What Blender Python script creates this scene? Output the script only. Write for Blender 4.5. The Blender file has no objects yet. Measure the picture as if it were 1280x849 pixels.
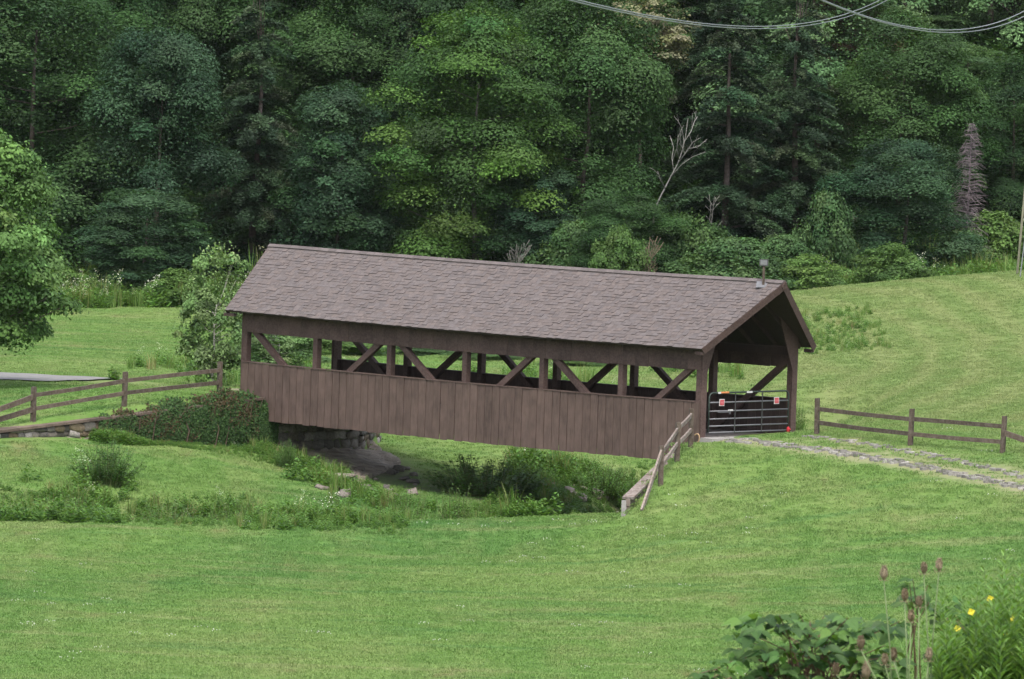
import bpy, math, random
import numpy as np
rng = np.random.default_rng(7)
random.seed(7)
S = bpy.context.scene
COL = S.collection

# ------------------------------------------------------------------ camera, sky, sun, exposure
F_PX, PITCH, ROLL, CAM_Z = 8626.3, 0.0516, 0.032, 13.794
cam = bpy.data.cameras.new('camera'); cam_o = bpy.data.objects.new('camera', cam); COL.objects.link(cam_o)
cam.sensor_width = 36.0; cam.lens = 36.0 * F_PX / 1280.0; cam.clip_start = 1.0; cam.clip_end = 6000
from mathutils import Matrix, Vector
cam_o.matrix_world = Matrix.Translation((0, 0, CAM_Z)) @ Matrix.Rotation(math.pi/2 - PITCH, 4, 'X') @ Matrix.Rotation(ROLL, 4, 'Z')
cam.dof.use_dof = True; cam.dof.focus_distance = 216.0; cam.dof.aperture_fstop = 32.0
S.camera = cam_o

SUN_EL, SUN_AZ = math.radians(60), math.radians(4)     # azimuth: degrees to the right of straight behind the camera
sun_dir = Vector((math.cos(SUN_EL)*math.sin(SUN_AZ), -math.cos(SUN_EL)*math.cos(SUN_AZ), math.sin(SUN_EL)))
world = bpy.data.worlds.new('World'); S.world = world; world.use_nodes = True
wn = world.node_tree; bg = wn.nodes['Background']
sky = wn.nodes.new('ShaderNodeTexSky'); sky.sky_type = 'NISHITA'; sky.sun_disc = False
sky.sun_elevation = SUN_EL
sky.sun_rotation = math.atan2(sun_dir.x, sun_dir.y)
sky.air_density = 1.0; sky.dust_density = 3.0; sky.ozone_density = 1.0
hs = wn.nodes.new('ShaderNodeHueSaturation'); hs.inputs['Saturation'].default_value = 0.5   # thin overcast: a paler sky
wn.links.new(sky.outputs[0], hs.inputs['Color']); wn.links.new(hs.outputs[0], bg.inputs[0]); bg.inputs[1].default_value = 0.14
sl = bpy.data.lights.new('sun', 'SUN'); sl.energy = 1.25; sl.angle = math.radians(18); sl.color = (1.0, 0.95, 0.87)
so = bpy.data.objects.new('sun', sl); COL.objects.link(so); so.location = (40, -20, 80)
so.rotation_euler = sun_dir.to_track_quat('Z', 'Y').to_euler()
S.view_settings.view_transform = 'Standard'; S.view_settings.look = 'None'
S.view_settings.exposure = 1.5; S.view_settings.gamma = 1.0
S.render.engine = 'CYCLES'
cy = S.cycles
cy.max_bounces = 5; cy.diffuse_bounces = 3; cy.glossy_bounces = 2; cy.transmission_bounces = 3; cy.transparent_max_bounces = 4
cy.use_denoising = True; cy.sample_clamp_indirect = 4.0
cy.use_fast_gi = False

# ------------------------------------------------------------------ pixel -> world helpers (camera at (0,0,CAM_Z) looking +Y)
def ray(u, v):
    du, dv = u-640.0, v-424.5
    c, s = math.cos(ROLL), math.sin(ROLL)
    a, b = du*c+dv*s, -du*s+dv*c
    x, up = a/F_PX, -b/F_PX
    cp, sp = math.cos(PITCH), math.sin(PITCH)
    d = np.array([x, cp+up*sp, up*cp-sp]); return d/d[1]
def atY(u, v, Y):
    d = ray(u, v); return np.array([d[0]*Y, Y, CAM_Z+d[2]*Y])

# ------------------------------------------------------------------ mesh helpers
def tag(o, label=None, cat=None, group=None, kind=None):
    if label: o['label'] = label
    if cat: o['category'] = cat
    if group: o['group'] = group
    if kind: o['kind'] = kind
    return o
def mesh_np(name, V, F, mat, tint=None, smooth=False):
    V = np.asarray(V, dtype=np.float32); F = np.asarray(F, dtype=np.int32)
    m = bpy.data.meshes.new(name)
    k = F.shape[1]
    m.vertices.add(len(V)); m.vertices.foreach_set('co', V.ravel())
    m.loops.add(F.size); m.loops.foreach_set('vertex_index', F.ravel())
    m.polygons.add(len(F)); m.polygons.foreach_set('loop_start', np.arange(0, F.size, k, dtype=np.int32))
    if smooth: m.polygons.foreach_set('use_smooth', np.ones(len(F), dtype=bool))
    if tint is not None:
        a = m.attributes.new('tint', 'FLOAT_COLOR', 'POINT')
        t = np.ones((len(V), 4), dtype=np.float32); t[:, :3] = tint
        a.data.foreach_set('color', t.ravel())
    m.update(calc_edges=True); m.validate()
    if mat: m.materials.append(mat)
    return m
def obj(name, mesh, parent=None, loc=(0,0,0), rot=(0,0,0), scale=None):
    o = bpy.data.objects.new(name, mesh); COL.objects.link(o)
    o.location = loc; o.rotation_euler = rot
    if scale is not None: o.scale = scale
    if parent: o.parent = parent
    return o
def empty(name, loc=(0,0,0), rz=0):
    o = bpy.data.objects.new(name, None); COL.objects.link(o)
    o.location = loc; o.rotation_euler = (0, 0, rz); o.empty_display_size = 0.3
    return o
class MB:
    def __init__(s): s.v = []; s.f = []; s.t = []
    def quadverts(s, vs, faces, tint=(1,1,1)):
        b = len(s.v); s.v += [tuple(p) for p in vs]; s.t += [tint]*len(vs)
        s.f += [tuple(b+i for i in f) for f in faces]
    def box(s, x0, x1, y0, y1, z0, z1, tint=(1,1,1), j=0.0):
        vs = [(x,y,z) for z in (z0,z1) for (x,y) in ((x0,y0),(x1,y0),(x1,y1),(x0,y1))]
        if j: vs = [tuple(c+random.uniform(-j, j) for c in p) for p in vs]
        s.hexa(vs, tint)
    def hexa(s, vs, tint=(1,1,1)):
        s.quadverts(vs, [(0,3,2,1),(4,5,6,7),(0,1,5,4),(1,2,6,5),(2,3,7,6),(3,0,4,7)], tint)
    def bar(s, a, b, w, h, up=(0,0,1), tint=(1,1,1), taper=1.0):
        a = Vector(a); b = Vector(b); d = (b-a).normalized(); up = Vector(up)
        x = d.cross(up)
        if x.length < 1e-4: x = d.cross(Vector((1,0,0)))
        x.normalize(); u = x.cross(d).normalized()
        vs = []
        for p, k in ((a, 1.0), (b, taper)):
            for (i, q) in ((-1,-1),(1,-1),(1,1),(-1,1)):
                vs.append(tuple(p + x*(i*w/2*k) + u*(q*h/2*k)))
        s.hexa([vs[i] for i in (0,1,2,3,4,5,6,7)], tint)
    def tube(s, pts, rad, n=8, cap=True, tint=(1,1,1)):
        pts = [Vector(p) for p in pts]
        if not hasattr(rad, '__len__'): rad = [rad]*len(pts)
        b = len(s.v); prev = None
        for i, p in enumerate(pts):
            d = (pts[min(i+1, len(pts)-1)] - pts[max(i-1, 0)]).normalized()
            if prev is None:
                r = Vector((0,0,1)) if abs(d.z) < .9 else Vector((1,0,0))
                x = d.cross(r).normalized()
            else:
                x = (prev - d*prev.dot(d)).normalized()
            prev = x; y = d.cross(x)
            for k in range(n):
                a = 2*math.pi*k/n
                s.v.append(tuple(p + (x*math.cos(a)+y*math.sin(a))*rad[i])); s.t.append(tint)
        for i in range(len(pts)-1):
            for k in range(n):
                k2 = (k+1) % n
                s.f.append((b+i*n+k, b+i*n+k2, b+(i+1)*n+k2, b+(i+1)*n+k))
        if cap:
            s.f.append(tuple(b+k for k in range(n))[::-1]); s.f.append(tuple(b+(len(pts)-1)*n+k for k in range(n)))
    def mesh(s, name, mat, smooth=False):
        m = bpy.data.meshes.new(name); m.from_pydata(s.v, [], s.f)
        a = m.attributes.new('tint', 'FLOAT_COLOR', 'POINT')
        t = np.ones((len(s.v), 4), dtype=np.float32); t[:, :3] = np.array(s.t)
        a.data.foreach_set('color', t.ravel())
        if smooth: m.polygons.foreach_set('use_smooth', np.ones(len(m.polygons), dtype=bool))
        m.update()
        if mat: m.materials.append(mat)
        return m
    def build(s, name, mat, parent=None, loc=(0,0,0), rot=(0,0,0), smooth=False):
        return obj(name, s.mesh(name, mat, smooth), parent, loc, rot)

# ------------------------------------------------------------------ materials
def new_mat(name):
    m = bpy.data.materials.new(name); m.use_nodes = True
    nt = m.node_tree; b = nt.nodes['Principled BSDF']
    return m, nt, b
def N(nt, typ, **kw):
    n = nt.nodes.new(typ)
    for k, v in kw.items(): setattr(n, k, v)
    return n
def setin(n, **kw):
    for k, v in kw.items(): n.inputs[k].default_value = v
def mixc(nt, fac, a, b, mode='MIX'):
    n = N(nt, 'ShaderNodeMix', data_type='RGBA', blend_type=mode)
    for sock, val in ((n.inputs[0], fac), (n.inputs[6], a), (n.inputs[7], b)):
        if isinstance(val, (int, float)): sock.default_value = val
        elif isinstance(val, tuple): sock.default_value = (*val[:3], 1)
        else: nt.links.new(val, sock)
    return n.outputs[2]
def noise(nt, vec, scale, detail=3, rough=.55, mapping=None):
    if mapping is not None:
        mp = N(nt, 'ShaderNodeMapping'); mp.inputs['Scale'].default_value = mapping
        nt.links.new(vec, mp.inputs[0]); vec = mp.outputs[0]
    n = N(nt, 'ShaderNodeTexNoise'); setin(n, Scale=scale, Detail=detail, Roughness=rough)
    nt.links.new(vec, n.inputs['Vector']); return n.outputs['Fac']
def ramp(nt, fac, stops):
    r = N(nt, 'ShaderNodeValToRGB'); e = r.color_ramp.elements
    while len(e) > 1: e.remove(e[-1])
    e[0].position = stops[0][0]; e[0].color = (*stops[0][1], 1)
    for p, c in stops[1:]:
        x = e.new(p); x.color = (*c, 1)
    nt.links.new(fac, r.inputs[0]); return r.outputs[0]
def g3(v): return (v, v, v)
def bump(nt, b, h, strength, dist=.01):
    n = N(nt, 'ShaderNodeBump'); setin(n, Strength=strength, Distance=dist)
    nt.links.new(h, n.inputs['Height']); nt.links.new(n.outputs[0], b.inputs['Normal'])

def wood_mat(name, base, stretch, var=.25, rough=.8, grey=None, greyamt=.3, glo=.62, ghi=1.25):
    m, nt, b = new_mat(name)
    tc = N(nt, 'ShaderNodeTexCoord').outputs['Object']
    oi = N(nt, 'ShaderNodeObjectInfo')
    add = N(nt, 'ShaderNodeVectorMath', operation='ADD')
    sc = N(nt, 'ShaderNodeVectorMath', operation='SCALE'); sc.inputs[3].default_value = 37.0
    cmb = N(nt, 'ShaderNodeCombineXYZ')
    for i in range(3): nt.links.new(oi.outputs['Random'], cmb.inputs[i])
    nt.links.new(cmb.outputs[0], sc.inputs[0]); nt.links.new(tc, add.inputs[0]); nt.links.new(sc.outputs[0], add.inputs[1])
    v = add.outputs[0]
    grain = noise(nt, v, 6.0, 5, .6, stretch)
    blot = noise(nt, v, 1.7, 3)
    rr = ramp(nt, oi.outputs['Random'], [(0, g3(1-var)), (.5, g3(1.0)), (1, g3(1+var))])
    c = mixc(nt, 1.0, base, ramp(nt, grain, [(.25, g3(glo)), (.5, g3(1.0)), (.8, g3(ghi))]), 'MULTIPLY')
    c = mixc(nt, 1.0, c, rr, 'MULTIPLY')
    c = mixc(nt, 1.0, c, ramp(nt, blot, [(.3, g3(.76)), (.7, g3(1.18))]), 'MULTIPLY')
    if grey:
        gm = ramp(nt, noise(nt, v, 3.0, 4, .6, stretch), [(.45, g3(0)), (.7, g3(greyamt))])
        c = mixc(nt, gm, c, grey)
    nt.links.new(c, b.inputs['Base Color']); setin(b, Roughness=rough)
    b.inputs['Specular IOR Level'].default_value = .25
    bump(nt, b, grain, .5, .012)
    return m
M = {}
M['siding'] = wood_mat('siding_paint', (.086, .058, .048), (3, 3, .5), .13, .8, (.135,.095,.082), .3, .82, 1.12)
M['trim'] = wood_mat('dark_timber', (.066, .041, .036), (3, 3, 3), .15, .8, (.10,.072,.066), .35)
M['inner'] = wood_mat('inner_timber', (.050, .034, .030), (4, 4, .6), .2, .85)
M['fence'] = wood_mat('fence_timber', (.080, .060, .045), (2.5, 2.5, 2.5), .25, .88, (.15, .13, .11), .5)
M['grey_wood'] = wood_mat('weathered_timber', (.17, .135, .115), (2.5, 2.5, 2.5), .2, .9, (.27,.245,.23), .7)
M['deck'] = wood_mat('deck_timber', (.15, .13, .12), (.5, 5, 5), .2, .9)
M['pole'] = wood_mat('pole_timber', (.42, .37, .31), (4, 4, .4), .1, .9)
def tint_mat(name, rough=.85, spec=.2, nscale=9.0, lo=.75, hi=1.2, bmp=.4, mul=(1,1,1), rvar=.2):
    m, nt, b = new_mat(name)
    at = N(nt, 'ShaderNodeAttribute', attribute_name='tint').outputs['Color']
    tc = N(nt, 'ShaderNodeTexCoord').outputs['Object']
    oi = N(nt, 'ShaderNodeObjectInfo')
    n = noise(nt, tc, nscale, 5, .65)
    c = mixc(nt, 1.0, at, ramp(nt, n, [(.3, g3(lo)), (.7, g3(hi))]), 'MULTIPLY')
    c = mixc(nt, 1.0, c, ramp(nt, oi.outputs['Random'], [(0, g3(1-rvar)), (1, g3(1+rvar))]), 'MULTIPLY')
    c = mixc(nt, 1.0, c, mul, 'MULTIPLY')
    nt.links.new(c, b.inputs['Base Color']); setin(b, Roughness=rough)
    b.inputs['Specular IOR Level'].default_value = spec
    if bmp: bump(nt, b, n, bmp, .02)
    return m
M['shingle'] = tint_mat('asphalt_shingle', .92, .15, 14.0, .82, 1.15, .3)
M['tinted'] = tint_mat('tinted_surface', .8, .25, 12.0, .8, 1.15, .25)
M['stone'] = tint_mat('field_stone', .9, .2, 5.0, .6, 1.3, .8, (1,1,1), .35)
M['bark'] = tint_mat('bark', .95, .1, 7.0, .55, 1.3, .9)
def metal_mat(name, col, rough, metallic=.8):
    m, nt, b = new_mat(name)
    tc = N(nt, 'ShaderNodeTexCoord').outputs['Object']
    c = mixc(nt, 1.0, col, ramp(nt, noise(nt, tc, 12.0, 4), [(.3, g3(.75)), (.7, g3(1.1))]), 'MULTIPLY')
    nt.links.new(c, b.inputs['Base Color']); setin(b, Roughness=rough, Metallic=metallic); return m
M['galv'] = metal_mat('galvanised_steel', (.13,.13,.14), .6, .3)
M['green_metal'] = metal_mat('green_painted_steel', (.02,.032,.026), .6, .0)
M['dark_metal'] = metal_mat('dark_steel', (.05,.05,.05), .5, .3)
def plain(name, col, rough=.6):
    m, nt, b = new_mat(name)
    tc = N(nt, 'ShaderNodeTexCoord').outputs['Object']
    c = mixc(nt, 1.0, col, ramp(nt, noise(nt, tc, 20.0, 4), [(.3, g3(.85)), (.7, g3(1.06))]), 'MULTIPLY')
    nt.links.new(c, b.inputs['Base Color']); setin(b, Roughness=rough); b.inputs['Specular IOR Level'].default_value = .2; return m
M['white'] = plain('white_paint', (.48,.47,.46)); M['red'] = plain('red_paint', (.36,.022,.03))
M['pink'] = plain('faded_lettering', (.62,.25,.27)); M['orange'] = plain('orange_tape', (.55,.20,.08))
M['cable'] = plain('cable_sheath', (.16,.17,.18), .5); M['glass'] = plain('lamp_glass', (.12,.125,.125), .4)
M['rope'] = plain('tan_rope', (.36,.24,.14), .9); M['mortar'] = plain('mortar', (.12,.105,.09), .95)
M['concrete'] = plain('concrete', (.26,.245,.235), .9)

def leaf_mat(name, transl=.3, rough=.65, ovar=.18):
    m, nt, b = new_mat(name)
    at = N(nt, 'ShaderNodeAttribute', attribute_name='tint').outputs['Color']
    oi = N(nt, 'ShaderNodeObjectInfo')
    c = mixc(nt, 1.0, at, ramp(nt, oi.outputs['Random'], [(0, (1-ovar,1-ovar*.8,1-ovar*.6)), (1, (1+ovar,1+ovar*.8,1+ovar*.4))]), 'MULTIPLY')
    nt.links.new(c, b.inputs['Base Color']); setin(b, Roughness=rough)
    b.inputs['Specular IOR Level'].default_value = .15
    tr = N(nt, 'ShaderNodeBsdfTranslucent')
    nt.links.new(mixc(nt, 1.0, c, (1.25, 1.3, .6), 'MULTIPLY'), tr.inputs[0])
    mx = N(nt, 'ShaderNodeMixShader'); mx.inputs[0].default_value = transl
    out = nt.nodes['Material Output']
    nt.links.new(b.outputs[0], mx.inputs[1]); nt.links.new(tr.outputs[0], mx.inputs[2]); nt.links.new(mx.outputs[0], out.inputs[0])
    return m
M['leaf'] = leaf_mat('leaf'); M['needle'] = leaf_mat('needle', .15, .6, .1)
M['herb'] = leaf_mat('herb', .35, .5, .05)

def lawn_colour(nt):
    """Turf colour from the world position: patches, mowing streaks, dry spots."""
    pos = N(nt, 'ShaderNodeNewGeometry').outputs['Position']
    big = noise(nt, pos, .09, 3, .5, (1, .45, 0))
    mid = noise(nt, pos, .55, 4, .6, (1, .35, 0))
    streak = noise(nt, pos, 1.0, 4, .6, (.10, .55, 0))
    fine = noise(nt, pos, 7.0, 3, .7)
    c = ramp(nt, big, [(.32, (.098,.210,.048)), (.5, (.145,.256,.060)), (.68, (.192,.284,.080))])
    c = mixc(nt, ramp(nt, mid, [(.46, g3(0)), (.70, g3(.75))]), c, (.220,.282,.096))
    c = mixc(nt, ramp(nt, streak, [(.54, g3(0)), (.72, g3(.7))]), c, (.265,.296,.128))
    c = mixc(nt, ramp(nt, streak, [(.28, g3(.75)), (.45, g3(0))]), c, (.086,.202,.056))
    c = mixc(nt, ramp(nt, mid, [(.64, g3(0)), (.78, g3(.7))]), c, (.23,.20,.095))
    # the meadow on the right: drier, with curved mower swaths
    sep = N(nt, 'ShaderNodeSeparateXYZ'); nt.links.new(pos, sep.inputs[0])
    def lin(a, k, b, l, c0):
        s1 = N(nt, 'ShaderNodeMath', operation='MULTIPLY_ADD'); s1.inputs[1].default_value = k; s1.inputs[2].default_value = c0
        nt.links.new(a, s1.inputs[0])
        s2 = N(nt, 'ShaderNodeMath', operation='MULTIPLY_ADD'); s2.inputs[1].default_value = l
        nt.links.new(b, s2.inputs[0]); nt.links.new(s1.outputs[0], s2.inputs[2]); s2.use_clamp = True
        return s2.outputs[0]
    meadow = lin(sep.outputs[1], .03, sep.outputs[0], .12, -7.6)   # rises beyond the bridge on the right
    mp = N(nt, 'ShaderNodeMapping'); mp.inputs['Location'].default_value = (-2, -262, 0); mp.inputs['Scale'].default_value = (1.0, .30, 0)
    mp.vector_type = 'POINT'
    sub = N(nt, 'ShaderNodeVectorMath', operation='SUBTRACT'); sub.inputs[1].default_value = (5, 262, 0)
    nt.links.new(pos, sub.inputs[0])
    sc = N(nt, 'ShaderNodeVectorMath', operation='MULTIPLY'); sc.inputs[1].default_value = (1.0, .30, 0)
    nt.links.new(sub.outputs[0], sc.inputs[0])
    wv = N(nt, 'ShaderNodeTexWave', wave_type='RINGS', rings_direction='Z'); setin(wv, Scale=.16, Distortion=5.0, Detail=3, **{'Detail Scale': 1.5})
    nt.links.new(sc.outputs[0], wv.inputs[0])
    mc = ramp(nt, wv.outputs['Fac'], [(.1, (.180,.258,.078)), (.55, (.198,.268,.086)), (.95, (.228,.282,.102))])
    mc = mixc(nt, ramp(nt, mid, [(.45, g3(0)), (.72, g3(.6))]), mc, (.215,.250,.092))
    c = mixc(nt, meadow, c, mc)
    c = mixc(nt, 1.0, c, ramp(nt, fine, [(.25, g3(.86)), (.75, g3(1.12))]), 'MULTIPLY')
    return c, pos, mid, fine
def grass_mat():
    m, nt, b = new_mat('turf_blades')
    c, pos, mid, fine = lawn_colour(nt)
    at = N(nt, 'ShaderNodeAttribute', attribute_name='tint').outputs['Color']
    c = mixc(nt, 1.0, c, at, 'MULTIPLY')
    nt.links.new(c, b.inputs['Base Color']); setin(b, Roughness=.6); b.inputs['Specular IOR Level'].default_value = .25
    tr = N(nt, 'ShaderNodeBsdfTranslucent'); nt.links.new(c, tr.inputs[0])
    mx = N(nt, 'ShaderNodeMixShader'); mx.inputs[0].default_value = .3
    nt.links.new(b.outputs[0], mx.inputs[1]); nt.links.new(tr.outputs[0], mx.inputs[2])
    nt.links.new(mx.outputs[0], nt.nodes['Material Output'].inputs[0]); return m
def ground_mat():
    m, nt, b = new_mat('ground')
    c, pos, mid, fine = lawn_colour(nt)
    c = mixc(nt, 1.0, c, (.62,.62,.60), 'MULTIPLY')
    msk = N(nt, 'ShaderNodeAttribute', attribute_name='mask').outputs['Color']
    sp = N(nt, 'ShaderNodeSeparateColor'); nt.links.new(msk, sp.inputs[0])
    soiln = noise(nt, pos, 3.0, 6, .7)
    soil = ramp(nt, soiln, [(.3, (.035,.026,.02)), (.5, (.085,.064,.048)), (.7, (.16,.13,.10))])
    edge = N(nt, 'ShaderNodeMath', operation='MULTIPLY_ADD'); edge.inputs[1].default_value = .7; edge.inputs[2].default_value = -.35
    nt.links.new(soiln, edge.inputs[0])
    ad = N(nt, 'ShaderNodeMath', operation='ADD'); ad.use_clamp = True
    nt.links.new(edge.outputs[0], ad.inputs[0]); nt.links.new(sp.outputs[0], ad.inputs[1])
    c = mixc(nt, ad.outputs[0], c, soil)
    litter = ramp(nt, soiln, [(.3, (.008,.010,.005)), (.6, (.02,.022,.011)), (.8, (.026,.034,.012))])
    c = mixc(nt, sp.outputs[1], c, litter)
    dirt = ramp(nt, soiln, [(.3, (.19,.16,.11)), (.7, (.30,.25,.18))])
    c = mixc(nt, sp.outputs[2], c, dirt)
    nt.links.new(c, b.inputs['Base Color']); setin(b, Roughness=.95); b.inputs['Specular IOR Level'].default_value = .1
    bump(nt, b, soiln, .6, .06); return m
M['ground'] = ground_mat(); M['grass'] = grass_mat()
def rock_mat():
    m, nt, b = new_mat('ledge_rock')
    pos = N(nt, 'ShaderNodeNewGeometry').outputs['Position']
    n1 = noise(nt, pos, 1.2, 6, .65, (1, 3, 6)); n2 = noise(nt, pos, 6, 5, .7)
    c = ramp(nt, n1, [(.3, (.085,.066,.048)), (.5, (.20,.16,.12)), (.7, (.30,.25,.20))])
    c = mixc(nt, ramp(nt, n2, [(.5, g3(0)), (.75, g3(.6))]), c, (.07,.075,.04))
    nt.links.new(c, b.inputs['Base Color']); setin(b, Roughness=.85); bump(nt, b, n1, 1.0, .25); return m
M['rock'] = rock_mat()
def water_mat():
    m, nt, b = new_mat('stream_water')
    pos = N(nt, 'ShaderNodeNewGeometry').outputs['Position']
    setin(b, Roughness=.08); b.inputs['Base Color'].default_value = (.02,.022,.014,1)
    bump(nt, b, noise(nt, pos, 2.5, 3), .25, .02); return m
M['water'] = water_mat()
def asphalt_mat():
    m, nt, b = new_mat('asphalt')
    pos = N(nt, 'ShaderNodeNewGeometry').outputs['Position']
    nt.links.new(ramp(nt, noise(nt, pos, 2.0, 6, .7), [(.3, (.14,.138,.135)), (.7, (.21,.207,.20))]), b.inputs['Base Color']); setin(b, Roughness=.95); b.inputs['Specular IOR Level'].default_value = .05; return m
M['asphalt'] = asphalt_mat()

# ------------------------------------------------------------------ terrain
TH = 0.7743; BL, BW = 20.583, 4.1615
E1 = np.array([math.cos(TH), -math.sin(TH)]); W1 = np.array([math.sin(TH), math.cos(TH)])
OR = np.array([5.933, 212.413]); OLF = OR - BL*E1       # near corners of the bridge, right and left
def bxy(s, y): return OLF + s*E1 + y*W1
class TPS:
    def __init__(s, P, lam=.02):
        P = np.array(P, float); s.c = P[:, :2]/20.0; n = len(P)
        K = s.k(np.linalg.norm(s.c[:, None]-s.c[None], axis=2)) + lam*np.eye(n)
        A = np.zeros((n+3, n+3)); A[:n,:n] = K; Q = np.c_[np.ones(n), s.c]; A[:n,n:] = Q; A[n:,:n] = Q.T
        s.w = np.linalg.solve(A, np.r_[P[:,2], 0, 0, 0]); s.n = n
    def k(s, r): return np.where(r > 1e-9, r*r*np.log(np.maximum(r, 1e-9)), 0)
    def __call__(s, x, y):
        q = np.c_[x, y]/20.0; out = np.empty(len(q))
        for i in range(0, len(q), 20000):
            b = q[i:i+20000]
            r = np.linalg.norm(b[:, None]-s.c[None], axis=2)
            out[i:i+20000] = s.k(r)@s.w[:s.n] + s.w[s.n] + b@s.w[s.n+1:]
        return out
def q3(u, v, Y): p = atY(u, v, Y); return tuple(p)
base_pts = [(-14,160,-2.6),(0,160,-2.7),(14,160,-2.5),(-25,160,-2.6),(28,160,-2.2),(-14,130,-2.6),(14,130,-2.6),(0,110,-2.6),(-30,120,-2.6),(30,120,-2.4),
 (-14,185,-2.62),(0,185,-2.7),(14,185,-2.0),(-30,185,-2.6),(-18,200,-2.6),(-10,203,-2.6),(-4,206,-2.62),(0,208,-2.55),(3.3,206,-2.15),(5.5,198,-2.35),
 q3(846,576,210), q3(825.6,604,208), q3(803,636,206.5),
 (5.9,212,-.03),(8.9,215.3,0),(7.5,213,.0),(7.5,211.5,-.08),(8.0,206,-1.0),(10.5,203.5,-.7),(9.5,209.3,-.12),(11.5,207,-.08),
 (15,199,-1.0),(15,190,-1.75),(13,205.2,-.05),(15.5,203,.0),(9.55,212.8,.18),(12.35,208.3,.24),(14.75,206,.17),(21,204,.4),(30,190,-.6),(30,205,.6),
 (9.5,222,-.25),(15,230,.25),(15.4,256,.3),(12,295,1.0),(21.5,288,2.4),(20,240,.7),(27,290,2.8),(14,306,.5),(24,312,1.2),(38,250,2),(40,300,3.5),
 (0,250,-.85),(0,290,-.9),(-10,300,-1.0),(-20,306,-1.15),(5,300,-.1),(0,325,-1.0),(-35,300,-1),(-38,250,-.9),(7,270,-.2),
 (-9.5,226,-.02),(-8.8,227.4,-.02),(-6.2,230.6,-.03),(-12.3,221.9,-.22),(-15.1,218.9,-.65),(-17,217.8,-.95),(-16,238,-.35),(-22,225,-.8),(-12,240,-.5),(-20,260,-.7),(-10,265,-.8),(-4,240,-.8),(-30,222,-1.2),(-10.5,231,-.15)]
hol_pts = [(-17,217,-1.0),(-12.2,221.3,-1.32),(-8.3,225.3,-1.62),(-15,212,-1.9),(-10,214,-2.05),(-6,218,-2.3),(-18,207,-2.4),(-12,208.5,-2.5),(-5,212,-2.6),(0,210,-2.58),(3.3,207.5,-2.3),
 (-5.6,226.6,-2.15),(-3.4,224,-2.7),(-4.4,230.8,-1.9),(-2,233,-1.9),(2,233,-2.1),(0,240,-1.4),(-5,242,-1.0),(5,240,-1.5),(10,238,-.9),(8,222,-2.3),(6,216,-2.75),(4.6,212.3,-2.4),
 (-20,203,-2.6),(-30,215,-1.5),(0,200,-2.65),(-10,200,-2.6),(-30,205,-2.5),(2,221,-2.75),(4.5,219,-2.75),(-1,226,-2.5),(5,227,-2.6),(2.5,228,-2.55)]
T_base, T_hol = TPS(base_pts), TPS(hol_pts)
HOL = np.array([(-17,216.8),(-8.0,226.0),tuple(bxy(1.05,0)),tuple(bxy(1.05,BW)),(-4.5,232.6),(-6,246),(12,241),(9.3,221),tuple(bxy(19.5,BW)),tuple(bxy(19.5,0)),(5.1,211.6),(3.5,206.2),(-2,204.5),(-20,197),(-45,197),(-45,216)])
WALLSEG = [((-16.5,217.2),(-8.0,226.0)),((-8.0,226.0),tuple(bxy(1.05,0))),(tuple(bxy(1.05,0)),tuple(bxy(1.05,BW))),(tuple(bxy(1.05,BW)),(-4.5,232.6)),
           (tuple(bxy(19.5,BW)),tuple(bxy(19.5,0))),(tuple(bxy(19.5,0)),(5.1,211.6)),((5.1,211.6),(3.6,206.6))]
DITCH = [(-60,203),(-25,206),(-18,206.6),(-12,208),(-6,210.6),(-2,213.4),(1,216.6),(3.2,221.5),(6,230),(12,236),(30,246)]
def seg_dist(x, y, a, b):
    ax, ay = a; bx_, by = b; dx, dy = bx_-ax, by-ay
    t = np.clip(((x-ax)*dx+(y-ay)*dy)/(dx*dx+dy*dy+1e-12), 0, 1)
    return np.hypot(x-ax-t*dx, y-ay-t*dy)
def poly_sd(x, y, P):
    d = np.full(x.shape, 1e9); inside = np.zeros(x.shape, bool); n = len(P)
    for i in range(n):
        a, b = P[i], P[(i+1) % n]
        d = np.minimum(d, seg_dist(x, y, a, b))
        c = ((a[1] > y) != (b[1] > y)) & (x < (b[0]-a[0])*(y-a[1])/(b[1]-a[1]+1e-12)+a[0]); inside ^= c
    return np.where(inside, d, -d)
def line_dist(x, y, pts):
    d = np.full(x.shape, 1e9)
    for a, b in zip(pts[:-1], pts[1:]): d = np.minimum(d, seg_dist(x, y, a, b))
    return d
def sstep(a, b, x):
    t = np.clip((x-a)/(b-a), 0, 1); return t*t*(3-2*t)
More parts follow.
